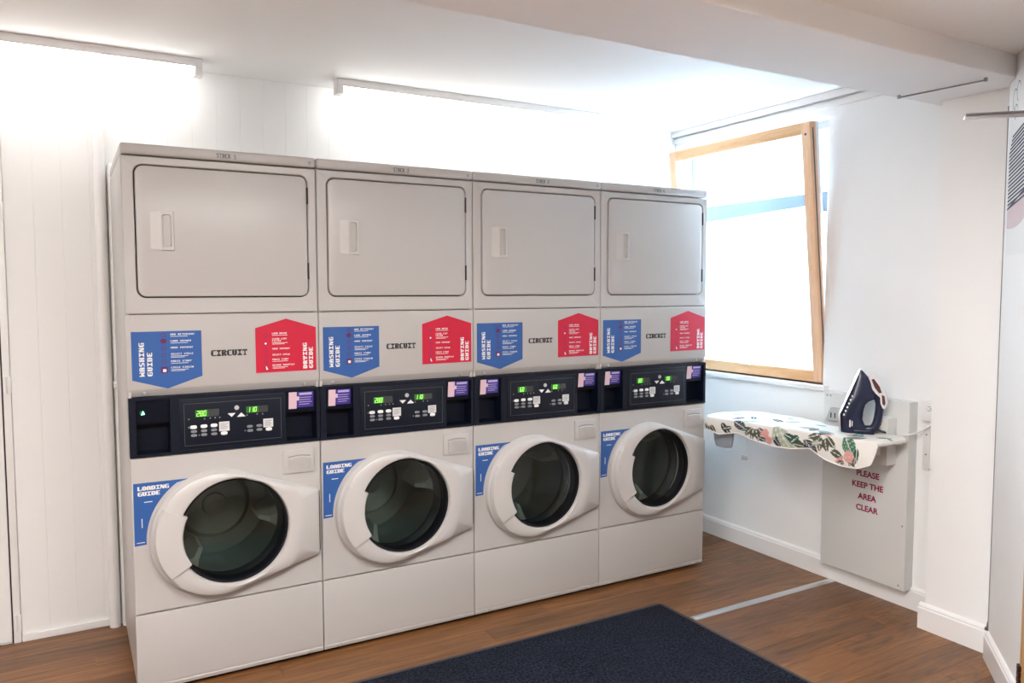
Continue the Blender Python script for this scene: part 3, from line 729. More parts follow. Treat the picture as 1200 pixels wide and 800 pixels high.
INFO = {1: ('leftmost stacked dryer over washer, lettered STACK 1, green light in its left card slot', '280', '110'),
        2: ('stacked dryer over washer lettered STACK 2, second from the left, beside STACK 3', '280', '110'),
        3: ('stacked dryer over washer lettered STACK 3, third from the left', '60', '60'),
        4: ('rightmost stacked dryer over washer, lettered STACK 4, nearest the window and ironing board', '80', '00')}
def make_stack(n):
    lab, dl, dr = INFO[n]
    R = thing('stacked_washer_dryer', lab, 'washer dryer', ((n-1)*W, 0, 0), 0, 'stacked washer-dryers along the wall')
    for fx in (0.05, W-0.05):
        for fy in (0.06, 0.62):
            part('foot', R, rubber_m, lambda b: b.cyl((fx,fy,0), 0.022, 0.032, 'z', 14, 0.018), f'foot{fx}{fy}')
    part('cabinet', R, enamel_m, b_cabinet); [part('liner', R, seam_m, lambda b: b.box(X0+0.013, X1-0.013, 0.022, 0.028, z0, z1), f'liner{z0}', False) for z0, z1 in ((0.034,0.302),(1.092,1.386),(1.388,1.94))]
    part('kick_panel', R, enamel_m, b_kick)
    bs = part('base_strip', R, enamel_m, b_strip)
    for sx in (0.06, 0.62): part('screw', bs, steel_m, b_screw(sx, -0.003, 0.025, 0.005), f'bscrew{sx}')
    part('washer_front', R, enamel_m, b_washerfront)
    dr_ = part('drum', R, drum_m, b_drum)
    for i, a in enumerate((95, 215, 335)): part('lifter', dr_, lifter_m, b_lifter(math.radians(a+n*17)), f'lifter{i}{n}')
    part('boot', R, rubber_m, b_boot)
    D = part('washer_door', R, enamel2_m, b_doorring)
    part('bezel', D, gasket_m, b_bezel); part('glass_pane', D, port_m, b_pane); part('glass_bowl', D, bowl_m, b_bowl); part('grip', D, enamel2_m, b_grip)
    part('hinge_cover', D, seam_m, lambda b: b.rbox(0.667, 0.6715, -0.016, 0.0005, 0.438, 0.680, 0.001, 1))
    P = part('detergent_drawer', R, enamel_m, b_drawer)
    part('drawer_grip', P, enamel_m, b_drawergrip); part('recess_shadow', P, mat('recess_shade', (0.30, 0.28, 0.27), 0.6, bump=0.03), b_drawershade)  # darker strip above the grip: recess shade put into the colour
    s = part('loading_guide', R, blue_m, poly_sticker(load_poly()), None, False); part('lettering', s, white_m, t_load, 't_load', False)
    # control band
    part('control_fascia', R, black_m, b_control, None, False)
    L0, L1, R0, R1 = 0.024, 0.136, 0.549, 0.668
    part('card_slot', R, cubby_m, b_cubby(L0, L1), 'slotL', False); part('card_slot', R, cubby_m, b_cubby(R0, R1), 'slotR', False)
    rd = part('card_reader', R, cubby_m, b_reader(L0, L1), 'readL', False)
    if n == 1:
        l = part('indicator_light', rd, gledh_m, lambda b: b.cyl((0.046, 0.006, 1.034), 0.009, 0.004, 'y', 16), 'indh')
        part('indicator_light', rd, gled_m, lambda b: b.rings([[(x,0.0055,z) for x,z in [(0.042,1.028),(0.054,1.029),(0.048,1.042)]],[(x,0.0035,z) for x,z in [(0.0425,1.0285),(0.0535,1.0295),(0.048,1.0415)]]], True, True, True), 'ind', False)
    else: slot_sticker(R, rd, L0, L1)
    rd = part('card_reader', R, cubby_m, b_reader(R0, R1), 'readR', False); slot_sticker(R, rd, R0, R1)
    K = part('keypad_panel', R, keypad_m, b_keypad); part('outline', K, line_m, b_keyline, None, False)
    for x0, x1, z0, z1, t in ((0.219,0.303,1.006,1.0335,dl),(0.399,0.481,1.008,1.0335,dr)):
        d = part('display', R, dispbg_m, lambda b: b.rbox(x0, x1, -0.008, -0.006, z0, z1, 0.001, 1), f'disp{x0}')
        part('backlight', d, displit_m, lambda b: flat(b, rectp(x0+0.001, x0+0.046, z0+0.001, z1-0.001), -0.0083), f'dbl{x0}', False)
        part('digits', d, led_m, lambda b: seg7(b, t, x0+0.005+(0.006 if len(t) < 3 else 0), z0+0.004, 0.0088, z1-z0-0.008, -0.0087), f'dig{x0}{t}', False)
    part('button', R, mat('button_grey', (0.45,0.46,0.48), 0.4, bump=0.03), lambda b: b.cyl((0.366,-0.0095,1.032), 0.0085, 0.004, 'y', 18), 'rb')
    part('button', R, white_m, lambda b: b.prism([(0.333,1.0125),(0.361,1.0125),(0.347,0.9985)], -0.0095, -0.006), 'tri1', False)
    part('button', R, white_m, lambda b: b.prism([(0.367,0.997),(0.397,0.997),(0.382,1.0125)], -0.0095, -0.006), 'tri2', False)
    for i, (x, z) in enumerate(((0.213,0.971),(0.249,0.972),(0.284,0.972),(0.319,0.940),(0.482,0.941))): part('button', R, white_m, pill(x, z, 0.0118, 0.0066), f'pw{i}')
    for i, (x, z) in enumerate(((0.214,0.955),(0.249,0.955),(0.284,0.955),(0.214,0.9405),(0.249,0.9405),(0.284,0.9405),(0.412,0.957),(0.447,0.957),(0.413,0.941),(0.447,0.942))):
        part('button', R, grey_m, pill(x, z, 0.0105, 0.005), f'pg{i}')
    for i, (x0, x1, z0, z1) in enumerate(((0.302,0.3385,0.948,0.983),(0.462,0.4985,0.949,0.981))):
        l = part('legend', R, mat('legend_white', (0.66,0.66,0.66), 0.5, bump=0.03), lambda b: b.box(x0, x1, -0.0085, -0.006, z0, z1), f'leg{i}', False)
        part('lettering', l, grey_m, lambda b: [flat(b, rectp(x0+0.004, x1-0.006-0.004*(k % 2), z1-0.008-k*0.006, z1-0.006-k*0.006), -0.009) for k in range(4)], f'legt{i}', False)
    def dots(b):
        for x, z in ((0.197,0.971),(0.232,0.940),(0.395,0.942),(0.198,1.001),(0.252,0.999),(0.272,1.000),(0.289,1.000),(0.305,1.000),(0.403,1.001),(0.440,1.002),(0.460,1.001)): flat(b, ellp(x, z, 0.0026, 0.003, 8), -0.0069)
    part('marking', K, grey_m, dots, 'dots', False)
    # fascia with its prints
    F = part('sign_panel', R, enamel_m, b_fascia)
    for sx in (0.055, 0.625): part('screw', F, steel_m, b_screw(sx, 0.006, 1.104, 0.006), f'fscrew{sx}')
    s = part('washing_guide', R, blue_m, poly_sticker(BLUE), None, False); part('lettering', s, white_m, t_wash, 't_wash', False); part('icons', s, plum_m, t_washicons, 't_washi', False)
    s = part('drying_guide', R, red_m, poly_sticker(RED), None, False); part('lettering', s, white_m, t_dry, 't_dry', False); part('icons', s, plum_m, t_dryicons, 't_dryi', False)
    part('lettering', R, ink_m, lambda b: letters(b, 'CIRCUIT', 0.282, 1.2285, 0.0158, 0.0215, -0.0008, False, 0.18, 0.22), 't_circ', False)
    # dryer
    part('dryer_front', R, enamel_m, b_dryerfront)
    dd = part('dryer_door', R, enamel_m, b_dryerdoor); part('handle', dd, enamel2_m, b_pull)
    for z in (1.835, 1.545): part('hinge', dd, seam_m, lambda b: b.rbox(0.6445, 0.6495, -0.006, 0.002, z-0.032, z+0.032, 0.001, 1), f'hinge{z}')
    tc = part('top_cover', R, enamel_m, b_topcover)
    part('lettering', tc, mat('print_dark_grey', (0.12,0.11,0.12), 0.5, bump=0.03), lambda b: letters(b, f'STACK {n}', 0.318, 1.9535, 0.0088, 0.0165, -0.0046, False, 0.15), f't_st{n}', False)
    part('label', tc, mat('label_grey', (0.33,0.32,0.33), 0.5, bump=0.03), lambda b: flat(b, rectp(0.652, 0.664, 1.955, 1.968), -0.0046), 'tlab', False)
    return R
for n in (1, 2, 3, 4): make_stack(n)

# ------------------------------------------------------------------ lamps
def batten(x0, x1, yc, zc, label, m, lit0=0.03, lit1=0.03):
    t = thing('ceiling_light', label, 'light', ((x0+x1)/2, yc, zc), 0, 'tube batten ceiling lights')
    h = (x1-x0)/2
    b = MB(); b.rbox(-h, h, -0.034, 0.034, -0.036, 0, 0.003); obj('housing', b, trim_m, t)
    b = MB()
    prof = [(0.031*math.cos(a), -0.036-0.030*math.sin(a)) for a in [PI*i/10 for i in range(11)]]
    b.rings([[(x, y, z) for y, z in prof] for x in (-h+lit0, h-lit1)], True, True, True)
    obj('diffuser', b, m, t)
    for x, w in ((-h, lit0), (h-lit1, lit1)):
        b = MB(); b.rbox(x, x+w, -0.033, 0.033, -0.070, -0.034, 0.003); obj('end_cap', b, trim_m, t)
    b = MB(); b.cyl((h-0.03, 0.0, -0.073), 0.008, 0.004, 'z', 10); obj('screw', b, steel_m, t)
    return t
batten(-1.44, 0.36, 0.575, ZC, 'white tube batten light on the ceiling at the left, cut by the picture edge', tube_m)
batten(0.945, 2.73, 0.575, ZC, 'long white tube batten light on the ceiling above STACK 2 to STACK 4', tube_m, 0.03, 0.12)
def fill_panel(x, y, label):      # added fill lights for the machine fronts, on the low ceiling out of the picture
    t = thing('fill_panel', label, 'light', (x, y, ZLOW), 0, 'added fill panels on the low ceiling')
    b = MB()
    for q in ((-0.61,-0.59,-0.31,0.31),(0.59,0.61,-0.31,0.31),(-0.59,0.59,-0.31,-0.29),(-0.59,0.59,0.29,0.31)): b.box(q[0], q[1], q[2], q[3], -0.06, 0)
    obj('frame', b, trim_m, t, False)
    b = MB(); b.box(-0.59, 0.59, -0.29, 0.29, -0.045, -0.035); obj('diffuser', b, fillpanel_m, t, False)
fill_panel(-0.9, -2.2, 'square-edged fill panel added on the low ceiling out of view, left')
fill_panel(0.80, -2.15, 'square-edged fill panel added on the low ceiling out of view, right')

# ------------------------------------------------------------------ pipes and small wall fittings
b = MB(); b.tube([(-0.036, 0.722, 0), (-0.036, 0.722, 2.0), (-0.036, 0.722, ZC)], 0.0225, 16, 0)
p1 = obj('wall_pipe', b, trim_m); tag(p1, 'white painted upright pipe on the back wall, left one of the pair', 'pipe')
b = MB(); b.tube([(0.014, 0.722, 0), (0.014, 0.722, 1.9)], 0.0225, 16, 0); b.tube([(0.014,0.722,1.9),(0.014,0.727,1.97),(0.0145,0.75,2.0)], 0.0225, 16, 6)
p2 = obj('wall_pipe', b, trim_m); tag(p2, 'white painted upright pipe close behind the STACK 1 machine', 'pipe')
b = MB(); b.cyl((0.014, 0.722, 1.05), 0.027, 0.03, 'z', 14); b.rbox(-0.012, 0.012, 0.682, 0.70, 1.055, 1.075, 0.004); obj('clip', b, trim_m, p2)
# thin strip on beam soffit
t = thing('ceiling_rail', 'thin metal rail under the white ceiling beam near the pillar', 'rail', (2.78, -1.2, 2.25))
b = MB(); b.tube([(-0.018, 0.165, -0.009), (0.02, -0.165, -0.009)], 0.0032, 8, 0); obj('rod', b, dsteel_m, t)
for x, y in ((-0.018, 0.16), (0.02, -0.16)):
    b = MB(); b.rbox(x-0.004, x+0.004, y-0.006, y+0.006, -0.014, 0, 0.002); obj('bracket', b, dsteel_m, t)
# pipe/cord in the corner between pillar and nib wall
t = thing('corner_cord', 'thin grey cord with a small chrome end running down the corner beside the pillar', 'cord', (3.009, -1.336, 0.10))
b = MB(); b.tube([(0, 0, 0.03), (0, 0, ZLOW-0.26)], 0.0045, 8, 0); obj('cord', b, mat('cord_grey', (0.20, 0.19, 0.19), 0.7, bump=0.1), t)
b = MB(); b.tube([(0, 0, 0.035), (0, 0, 0.012)], [0.006, 0.009], 10, 0); b.rbox(-0.016, 0.010, -0.009, 0.009, 0.0, 0.014, 0.003); obj('end_cap', b, dsteel_m, t)
# poster
t = thing('wall_poster', 'white poster with black stripes above a beige round shape on the narrow wall', 'poster', nibp(0.23, 0.002, 1.9))
def npos(s, z, d): 
    q = Vector(nibp(s, d, z)) - Vector(nibp(0.23, 0.002, 1.9)); return tuple(q)
def nquad(b, pts, d): b.add([npos(s, z, d) for s, z in pts], [tuple(range(len(pts)))])
b = MB()
b.rings([[npos(s,z,d) for s,z in ((0.058,1.6),(0.42,1.6),(0.42,2.28),(0.058,2.28))] for d in (0.0002, 0.0025)], True, True, True); obj('sheet', b, poster_m, t, False)
b = MB()
for k in range(20):
    z = 1.772+k*0.0138
    s0 = 0.064 + (max(0, k-15)*0.010)
    nquad(b, [(s0, z-0.004), (0.40, z+0.035), (0.40, z+0.043), (s0, z+0.0042)], 0.0032)
nquad(b, [(0.062,1.765),(0.40,1.84),(0.40,1.846),(0.062,1.775)], 0.0033)
obj('stripes', b, mat('poster_ink', (0.02,0.018,0.05), 0.6, bump=0.03), t, False)
b = MB(); nquad(b, [(0.062,1.70)] + [(0.062+0.33*i/12, 1.70-0.012*math.sin(PI*i/12)+0.05*(i/12)**2) for i in range(1,13)] + [(0.39,1.83),(0.062,1.762)], 0.003); obj('shape', b, beige_m, t, False)
b = MB()
for c0, z0, r0 in ((0.12,2.17,0.03),(0.17,2.19,0.028),(0.14,2.12,0.022)):
    pr = [(c0+r0*math.cos(a), z0+1.3*r0*math.sin(a)) for a in [PI*1.3*i/12+0.4 for i in range(13)]]
    pi = [(c0+(r0-0.003)*math.cos(a), z0+1.3*(r0-0.003)*math.sin(a)) for a in [PI*1.3*i/12+0.4 for i in range(13)]]
    for i in range(12): nquad(b, [pr[i], pr[i+1], pi[i+1], pi[i]], 0.0031)
obj('drawing', b, ink_m, t, False)
# metal bar reaching in from the right
rd_ = Vector((2.887-2.705, -1.525+1.344, 0)).normalized(); RP = Vector((2.476, -1.479, 2.05))
t = thing('wall_rail', 'grey metal bar jutting out from the right above the striped poster', 'rail', RP, math.atan2(rd_.y, rd_.x))
b = MB(); b.rbox(0, 0.30, -0.010, 0.010, 0.002, 0.010, 0.002); obj('bar', b, dsteel_m, t)
b = MB(); b.rbox(-0.004, 0.30, -0.011, 0.011, -0.009, 0.0005, 0.003); obj('arm', b, steel_m, t)
b = MB(); b.rbox(0.285, 0.31, -0.055, 0.055, -0.03, 0.03, 0.004); b.rbox(0.296, 0.32, -0.02, 0.02, -0.01, 0.012, 0.003); obj('bracket', b, steel_m, t)
# ------------------------------------------------------------------ floor strip and mat
b = MB(); prof = [(-0.02,0.0003),(-0.016,0.004),(-0.006,0.0055),(0.006,0.0055),(0.016,0.004),(0.02,0.0003)]
b.rings([[(x, -0.487+d, z) for d, z in prof] for x in (2.212, 3.152)], True, True, True)
o = obj('threshold_strip', b, alu_m); tag(o, 'thin aluminium cover strip across the wood floor from mat to wall', 'floor strip')
t = thing('door_mat', 'large dark navy carpet mat with thin rubber border on the wood floor', 'mat', (1.2, -0.9, 0))
b = MB(); c = (0, 0); rect = (-1.0, 1.005, -0.65, 0.622, 0.03)
th = angles_for(0, 0, [rect], 40)
def mring(ins, z): return [(p[0], p[2], z) for p in rr_ring(0, 0, rect, th, 0, ins)]
b.rings([mring(0, 0.0004), mring(0.004, 0.004), mring(0.020, 0.006), mring(0.022, 0.003)], True, True, True); obj('border', b, mat('mat_rubber', (0.045, 0.04, 0.045), 0.7, bump=0.2), t)
b = MB(); nx, ny = 200, 128
ix0, ix1, iy0, iy1 = -0.979, 0.984, -0.629, 0.601
rnd = random.Random(3)
vsx = [(ix0+(ix1-ix0)*i/nx, iy0+(iy1-iy0)*j/ny, 0.0085+rnd.uniform(-.0012,.0012)) if 0 < i < nx and 0 < j < ny else (ix0+(ix1-ix0)*i/nx, iy0+(iy1-iy0)*j/ny, 0.0052) for i in range(nx+1) for j in range(ny+1)]
b.add(vsx, [(i*(ny+1)+j, (i+1)*(ny+1)+j, (i+1)*(ny+1)+j+1, i*(ny+1)+j+1) for i in range(nx) for j in range(ny)])
o = obj('pile', b, carpet_m, t, True); o['kind'] = 'stuff'

# ------------------------------------------------------------------ ironing station
t = thing('wall_panel', 'tall white wall panel lettered PLEASE KEEP THE AREA CLEAR behind the ironing board', 'panel', (XR, -0.675, 0.09))
b = MB(); b.rbox(-0.062, 0, -0.228, 0.228, 0, 0.872, 0.002); obj('board', b, panelw_m, t)
def text_mesh(body, size, m):
    cu = bpy.data.curves.new('t', 'FONT'); cu.body = body; cu.size = size; cu.align_x = 'CENTER'; cu.offset = size*0.03; cu.extrude = 0.0004
    o = bpy.data.objects.new('t', cu); C.objects.link(o); bpy.context.view_layer.update()
    me = bpy.data.meshes.new_from_object(o.evaluated_get(bpy.context.evaluated_depsgraph_get()))
    bpy.data.objects.remove(o); bpy.data.curves.remove(cu); me.materials.clear(); me.materials.append(m); return me
for i, w_ in enumerate(('PLEASE', 'KEEP THE', 'AREA', 'CLEAR')):
    o = link('lettering', text_mesh(w_, 0.039, sign_m), t, (-0.0628, -0.027, 0.489-i*0.0555)); o.rotation_euler = (PI/2, 0, -PI/2)
b = MB(); b.rbox(-0.128, -0.062, -0.168, -0.085, 0.578, 0.795, 0.003); obj('bracket', b, panelw_m, t)
b = MB(); b.cyl((-0.130, -0.13, 0.765), 0.006, 0.003, 'x', 10); obj('screw', b, mat('screw_black', (0.02,0.02,0.02), 0.5, bump=0.05), t)
b = MB(); b.prism([(-0.085,0.0),(0.0,0.0),(0,0.05),(-0.05,0.05)], 0, 0.1) if False else None
b.rings([[(x, y, z) for y, z in ((0.20,0.735),(0.125,0.735),(0.125,0.80),(0.172,0.80))] for x in (-0.062, -0.085)], True, True, True); obj('hinge_plate', b, mat('bracket_grey', (0.45,0.46,0.47), 0.5, bump=0.05), t)
b = MB(); b.box(-0.0858, -0.084, 0.165, 0.171, 0.750, 0.775); b.box(-0.0858, -0.084, 0.143, 0.149, 0.750, 0.775); obj('slot', b, seam_m, t, False)
for yy, zz in ((0.21,0.855),(0.19,0.855),(-0.21,0.30),(-0.2,0.02)):
    b = MB(); b.cyl((-0.0635, yy, zz), 0.004, 0.002, 'x', 8); obj('screw', b, grey_m, t)

# board outline (world x,y), from the nose by the machines to the wide end by the wall panel
ZB = 0.812
OUT = [(2.722,-0.035),(2.728,-0.10),(2.738,-0.18),(2.752,-0.30),(2.772,-0.45),(2.795,-0.60),(2.808,-0.72),(2.815,-0.82),(2.826,-0.875),(2.862,-0.905),
       (2.92,-0.912),(2.99,-0.912),(3.05,-0.918),(3.072,-0.905),(3.062,-0.87),(3.03,-0.82),(3.028,-0.72),(3.034,-0.62),(3.045,-0.52),(3.085,-0.44),(3.098,-0.36),(3.098,-0.25),
       (3.09,-0.15),(3.06,-0.07),(3.00,-0.015),(2.92,0.012),(2.84,0.018),(2.775,0.012),(2.738,-0.006)]
def catmull_loop(P, n):
    Q = []
    N = len(P)
    for i in range(N):
        p0, p1, p2, p3 = [Vector(P[(i+k-1) % N]) for k in range(4)]
        for k in range(n):
            s_ = k/n
            Q.append(0.5*((2*p1)+(-p0+p2)*s_+(2*p0-5*p1+4*p2-p3)*s_*s_+(-p0+3*p1-3*p2+p3)*s_**3))
    return Q
LOOP = catmull_loop(OUT, 24)
t = thing('ironing_board', 'ironing board in a leaf print cover swung out below the window', 'ironing board', (2.93, -0.45, ZB-0.03))
org = Vector((2.93, -0.45, ZB-0.03))
# skirt depth by place along the loop: near side depths measured along y
NEAR = [(0.02,0.058),(-0.05,0.066),(-0.113,0.078),(-0.226,0.054),(-0.296,0.072),(-0.423,0.091),(-0.533,0.086),(-0.622,0.070),(-0.70,0.105),(-0.777,0.124),(-0.857,0.120),(-0.892,0.100)]
def interp(tab, v):
    tab = sorted(tab)
    if v <= tab[0][0]: return tab[0][1]
    for (a, p), (b_, q) in zip(tab, tab[1:]):
        if v <= b_: return p+(q-p)*(v-a)/(b_-a)
    return tab[-1][1]
def skirt(p):
    if p.x > 2.87 and p.y < -0.85: return 0.016
    if p.x > 2.845 and p.y < -0.85: return 0.016+0.084*(2.87-p.x)/0.025
    if p.x < 2.86: return interp(NEAR, p.y)
    return 0.045
random.seed(11)
leaves = []    # (x, y, angle, length, half width, colour, vein colour)
DG, TEAL, OLV, SLATE, PINK, SAGE = (0.035,0.10,0.075), (0.22,0.40,0.36), (0.10,0.105,0.07), (0.035,0.055,0.075), (0.72,0.36,0.33), (0.42,0.47,0.36)
CR = (0.82,0.80,0.75)
def branch(x, y, a, L, col, n=3, size=0.05):
    for k in range(n):
        f_ = (k+0.6)/n*L
        bx, by = x+f_*math.cos(a), y+f_*math.sin(a)
        for s_ in (-1, 1):
            leaves.append((bx, by, a+s_*0.75, size, size*0.24, col, CR))
    leaves.append((x+L*math.cos(a), y+L*math.sin(a), a, size, size*0.24, col, CR))
# deterministic rows over the near edge and skirt (u = along y, v = outward distance)
def E_(yv, out):      # point in fabric space near the near-side edge
    xe = None
    for i in range(len(LOOP)//2):
        if LOOP[i].y <= yv: xe = LOOP[i].x; break
    return ((xe or 2.82)-out, yv)
def leaf_at(yv, out, ang, L, hw, col, vein=CR):
    x, y_ = E_(yv, out); leaves.append((x, y_, ang, L, hw, col, vein))
def fan(yv, out, ang, col, n=5, L=0.07, spread=0.55):
    x, y_ = E_(yv, out)
    for k in range(n): 
        a = ang+(k-(n-1)/2)*spread
        leaves.append((x+0.02*math.cos(a), y_+0.02*math.sin(a), a, L, L*0.22, col, CR))
fan(-0.05, 0.02, PI, OLV, 4, 0.06); leaf_at(-0.13, 0.015, -2.2, 0.09, 0.016, SLATE)
leaf_at(-0.20, 0.0, -1.8, 0.10, 0.022, SLATE); leaf_at(-0.26, 0.03, -1.4, 0.09, 0.012, DG)
fan(-0.33, 0.0, PI+0.2, OLV, 4, 0.065); leaf_at(-0.415, 0.03, 1.9, 0.05, 0.022, PINK, PINK); leaf_at(-0.40, 0.075, -1.0, 0.05, 0.02, PINK, PINK)
leaf_at(-0.43, 0.035, -2.2, 0.085, 0.018, SLATE); leaf_at(-0.46, 0.0, -2.3, 0.15, 0.035, SAGE); leaf_at(-0.49, 0.02, -1.75, 0.12, 0.016, DG)
leaf_at(-0.55, 0.06, -1.55, 0.09, 0.016, OLV); leaf_at(-0.57, 0.02, 2.5, 0.06, 0.018, DG); leaf_at(-0.60, 0.03, -2.3, 0.11, 0.03, SLATE)
leaf_at(-0.60, -0.03, 0.3, 0.09, 0.02, DG); fan(-0.69, -0.01, PI-0.1, OLV, 5, 0.07, 0.5); leaf_at(-0.735, 0.06, -1.9, 0.07, 0.017, OLV)
leaf_at(-0.79, -0.015, -2.5, 0.12, 0.032, (0.06,0.19,0.11)); leaf_at(-0.80, 0.085, -1.2, 0.07, 0.030, PINK, (0.85,0.55,0.5)); leaf_at(-0.76, 0.10, -1.9, 0.05, 0.025, PINK, (0.85,0.55,0.5))
leaf_at(-0.86, 0.03, -2.9, 0.07, 0.016, DG); leaf_at(-0.865, 0.075, 2.9, 0.04, 0.012, OLV); leaf_at(-0.15, 0.045, -1.2, 0.06, 0.012, OLV); leaf_at(-0.36, 0.06, -1.6, 0.05, 0.012, SLATE); leaf_at(-0.64, 0.045, -1.2, 0.05, 0.012, SAGE); leaf_at(-0.83, 0.105, -2.0, 0.05, 0.017, OLV); leaf_at(-0.77, 0.118, -1.0, 0.04, 0.012, OLV)
leaves.append((2.93, -0.86, -0.9, 0.075, 0.02, (0.10,0.22,0.15), CR)); leaves.append((2.88,-0.80, 0.4, 0.10, 0.024, TEAL, CR))
for k in range(17):
    leaves.append((2.80+random.random()*0.25, -0.82+random.random()*0.80, random.random()*6.28, 0.06+0.06*random.random(), 0.014+0.012*random.random(), random.choice([TEAL, DG, OLV, SLATE, SAGE, PINK, TEAL]), CR))
def fabric(q):
    col = CR
    for (lx, ly, a, L, hw, c1, c2) in leaves:
        dx, dy = q[0]-lx, q[1]-ly
        if abs(dx) > L or abs(dy) > L: continue
        u = dx*math.cos(a)+dy*math.sin(a); v = -dx*math.sin(a)+dy*math.cos(a)
        if 0 < u < L:
            w = hw*math.sin(PI*(u/L)**0.8)
            if abs(v) < w:
                col = c1
                if abs(v) < 0.0016: col = c2
                elif hw > 0.019 and (abs((u-abs(v)*0.9) % 0.015) < 0.0028): col = tuple(0.5*(p+q_) for p, q_ in zip(c1, c2))
    return col
cover = MB(); cols = []
NL = len(LOOP); ctr = [Vector((2.93, max(min(p.y, -0.06), -0.80))) for p in LOOP]
TOPN, SKN = 44, 26
rows = []; cc = []
nrm = []
for i in range(NL):
    d = (LOOP[(i+1) % NL]-LOOP[i-1]).normalized(); nrm.append(Vector((-d.y, d.x)))
cen = sum(LOOP, Vector((0,0)))/NL
for i in range(NL):
    if nrm[i].dot(LOOP[i]-ctr[i]) < 0: nrm[i] = -nrm[i]
# smooth the skirt lengths
sk = [skirt(p) for p in LOOP]
for _ in range(5): sk = [(sk[i-1]+2*sk[i]+sk[(i+1) % NL])/4 for i in range(NL)]
for k in range(TOPN+1):
    f_ = k/TOPN
    r_ = []; c_ = []
    for i in range(NL):
        p = ctr[i].lerp(LOOP[i], f_)
        z = ZB - (0.006*max(0, (f_-0.93)/0.07)**2) + 0.0012*math.sin(p.x*40+p.y*31)
        r_.append((p.x, p.y, z)); c_.append(fabric((p.x, p.y)))
    rows.append(r_); cc.append(c_)
for k in range(1, SKN+1):
    f_ = k/SKN; r_ = []; c_ = []
    for i in range(NL):
        e = LOOP[i]; h_ = sk[i]; near = e.x < 2.87
        fl = 0.012*math.sin(min(1, f_*1.6)*PI/2) + (0.006*math.sin(e.y*34)*f_ if near else 0) - (0.010*max(0, f_-0.6))
        p = e + nrm[i]*fl*min(1, h_/0.03)
        if p.x > 3.10: p.x = 3.10
        r_.append((p.x, p.y, ZB-0.006-h_*f_)); q = e+nrm[i]*(h_*f_); c_.append(fabric((q.x, q.y)) if f_ < 0.93 else (0.80,0.78,0.73))
    rows.append(r_); cc.append(c_)
rows = [[(x-org.x, y_-org.y, z-org.z) for x, y_, z in r_] for r_ in rows]
cover.rings(rows)
me = bpy.data.meshes.new('board_cover'); me.from_pydata(cover.v, [], cover.f)
at_ = me.color_attributes.new('print', 'FLOAT_COLOR', 'POINT')
flatc = []
for c_ in cc:
    for q in c_: flatc += [q[0], q[1], q[2], 1.0]
at_.data.foreach_set('color', flatc); me.materials.append(floral_m)
bm = bmesh.new(); bm.from_mesh(me); bmesh.ops.remove_doubles(bm, verts=bm.verts, dist=1e-5); bmesh.ops.recalc_face_normals(bm, faces=bm.faces); bm.to_mesh(me); bm.free()
for p in me.polygons: p.use_smooth = True
o = link('board_cover', me, t); o['label'] = 'cream cotton cover printed with green and pink leaves'
# rim cord along the hem
b = MB(); hem = [tuple(rows[-1][i]) for i in range(0, NL, 3)]; hem.append(hem[0]); b.tube(hem, 0.0028, 6, 0); obj('hem', b, mat('hem_cotton', (0.78,0.76,0.72), 0.9, bump=0.3, bscale=300), t)
b = MB(); ins = []
for i in range(0, NL, 4):
    p = LOOP[i]-nrm[i]*0.012; ins.append((p.x-org.x, p.y-org.y))
b.rings([[(x, y_, -0.005) for x, y_ in ins], [(x, y_, 0.022) for x, y_ in ins]], True, True, True); obj('board_top', b, steel_m, t)
b = MB(); b.tube([(0.115, -0.33, -0.03), (0.0, -0.22, -0.035), (-0.05, 0.05, -0.02)], 0.011, 10, 4); b.rbox(0.09, 0.168, -0.36, -0.305, -0.07, -0.005, 0.004); obj('support_arm', b, trim_m, t)
# grey tail of the cover hanging at the nose, drawcord with toggle
def wp(x, y_, z): return (x-org.x, y_-org.y, z-org.z)
b = MB()
rws = []
for f_, w_, dx in ((0,1.0,0),(0.3,0.98,0.002),(0.7,0.90,0.006),(0.93,0.78,0.010),(1,0.66,0.011)):
    z = 0.765-0.118*f_; hw = 0.072*w_
    rws.append([wp(2.79+0.02*math.cos(a)+dx, -0.082+hw*math.copysign(abs(math.sin(a))**0.6, math.sin(a))+0.01*f_, z) for a in [2*PI*i/20 for i in range(20)]])
b.rings(rws, True, True, True); obj('nose_pocket', b, greyfab_m, t)
b = MB(); b.tube([wp(2.80,-0.25,0.76), wp(2.80,-0.243,0.725), wp(2.805,-0.225,0.69), wp(2.81,-0.222,0.65), wp(2.81,-0.212,0.625)], 0.0022, 6, 5)
b.tube([wp(2.80,-0.15,0.66), wp(2.805,-0.17,0.645), wp(2.81,-0.195,0.625), wp(2.81,-0.205,0.618)], 0.0022, 6, 5); obj('drawcord', b, cable_m, t)
b = MB(); b.rbox(*(2.80-org.x, 2.82-org.x), *(-0.226-org.y, -0.196-org.y), *(0.602-org.z, 0.626-org.z), 0.006); obj('toggle', b, mat('toggle_grey', (0.5,0.52,0.55), 0.5, bump=0.05), t)

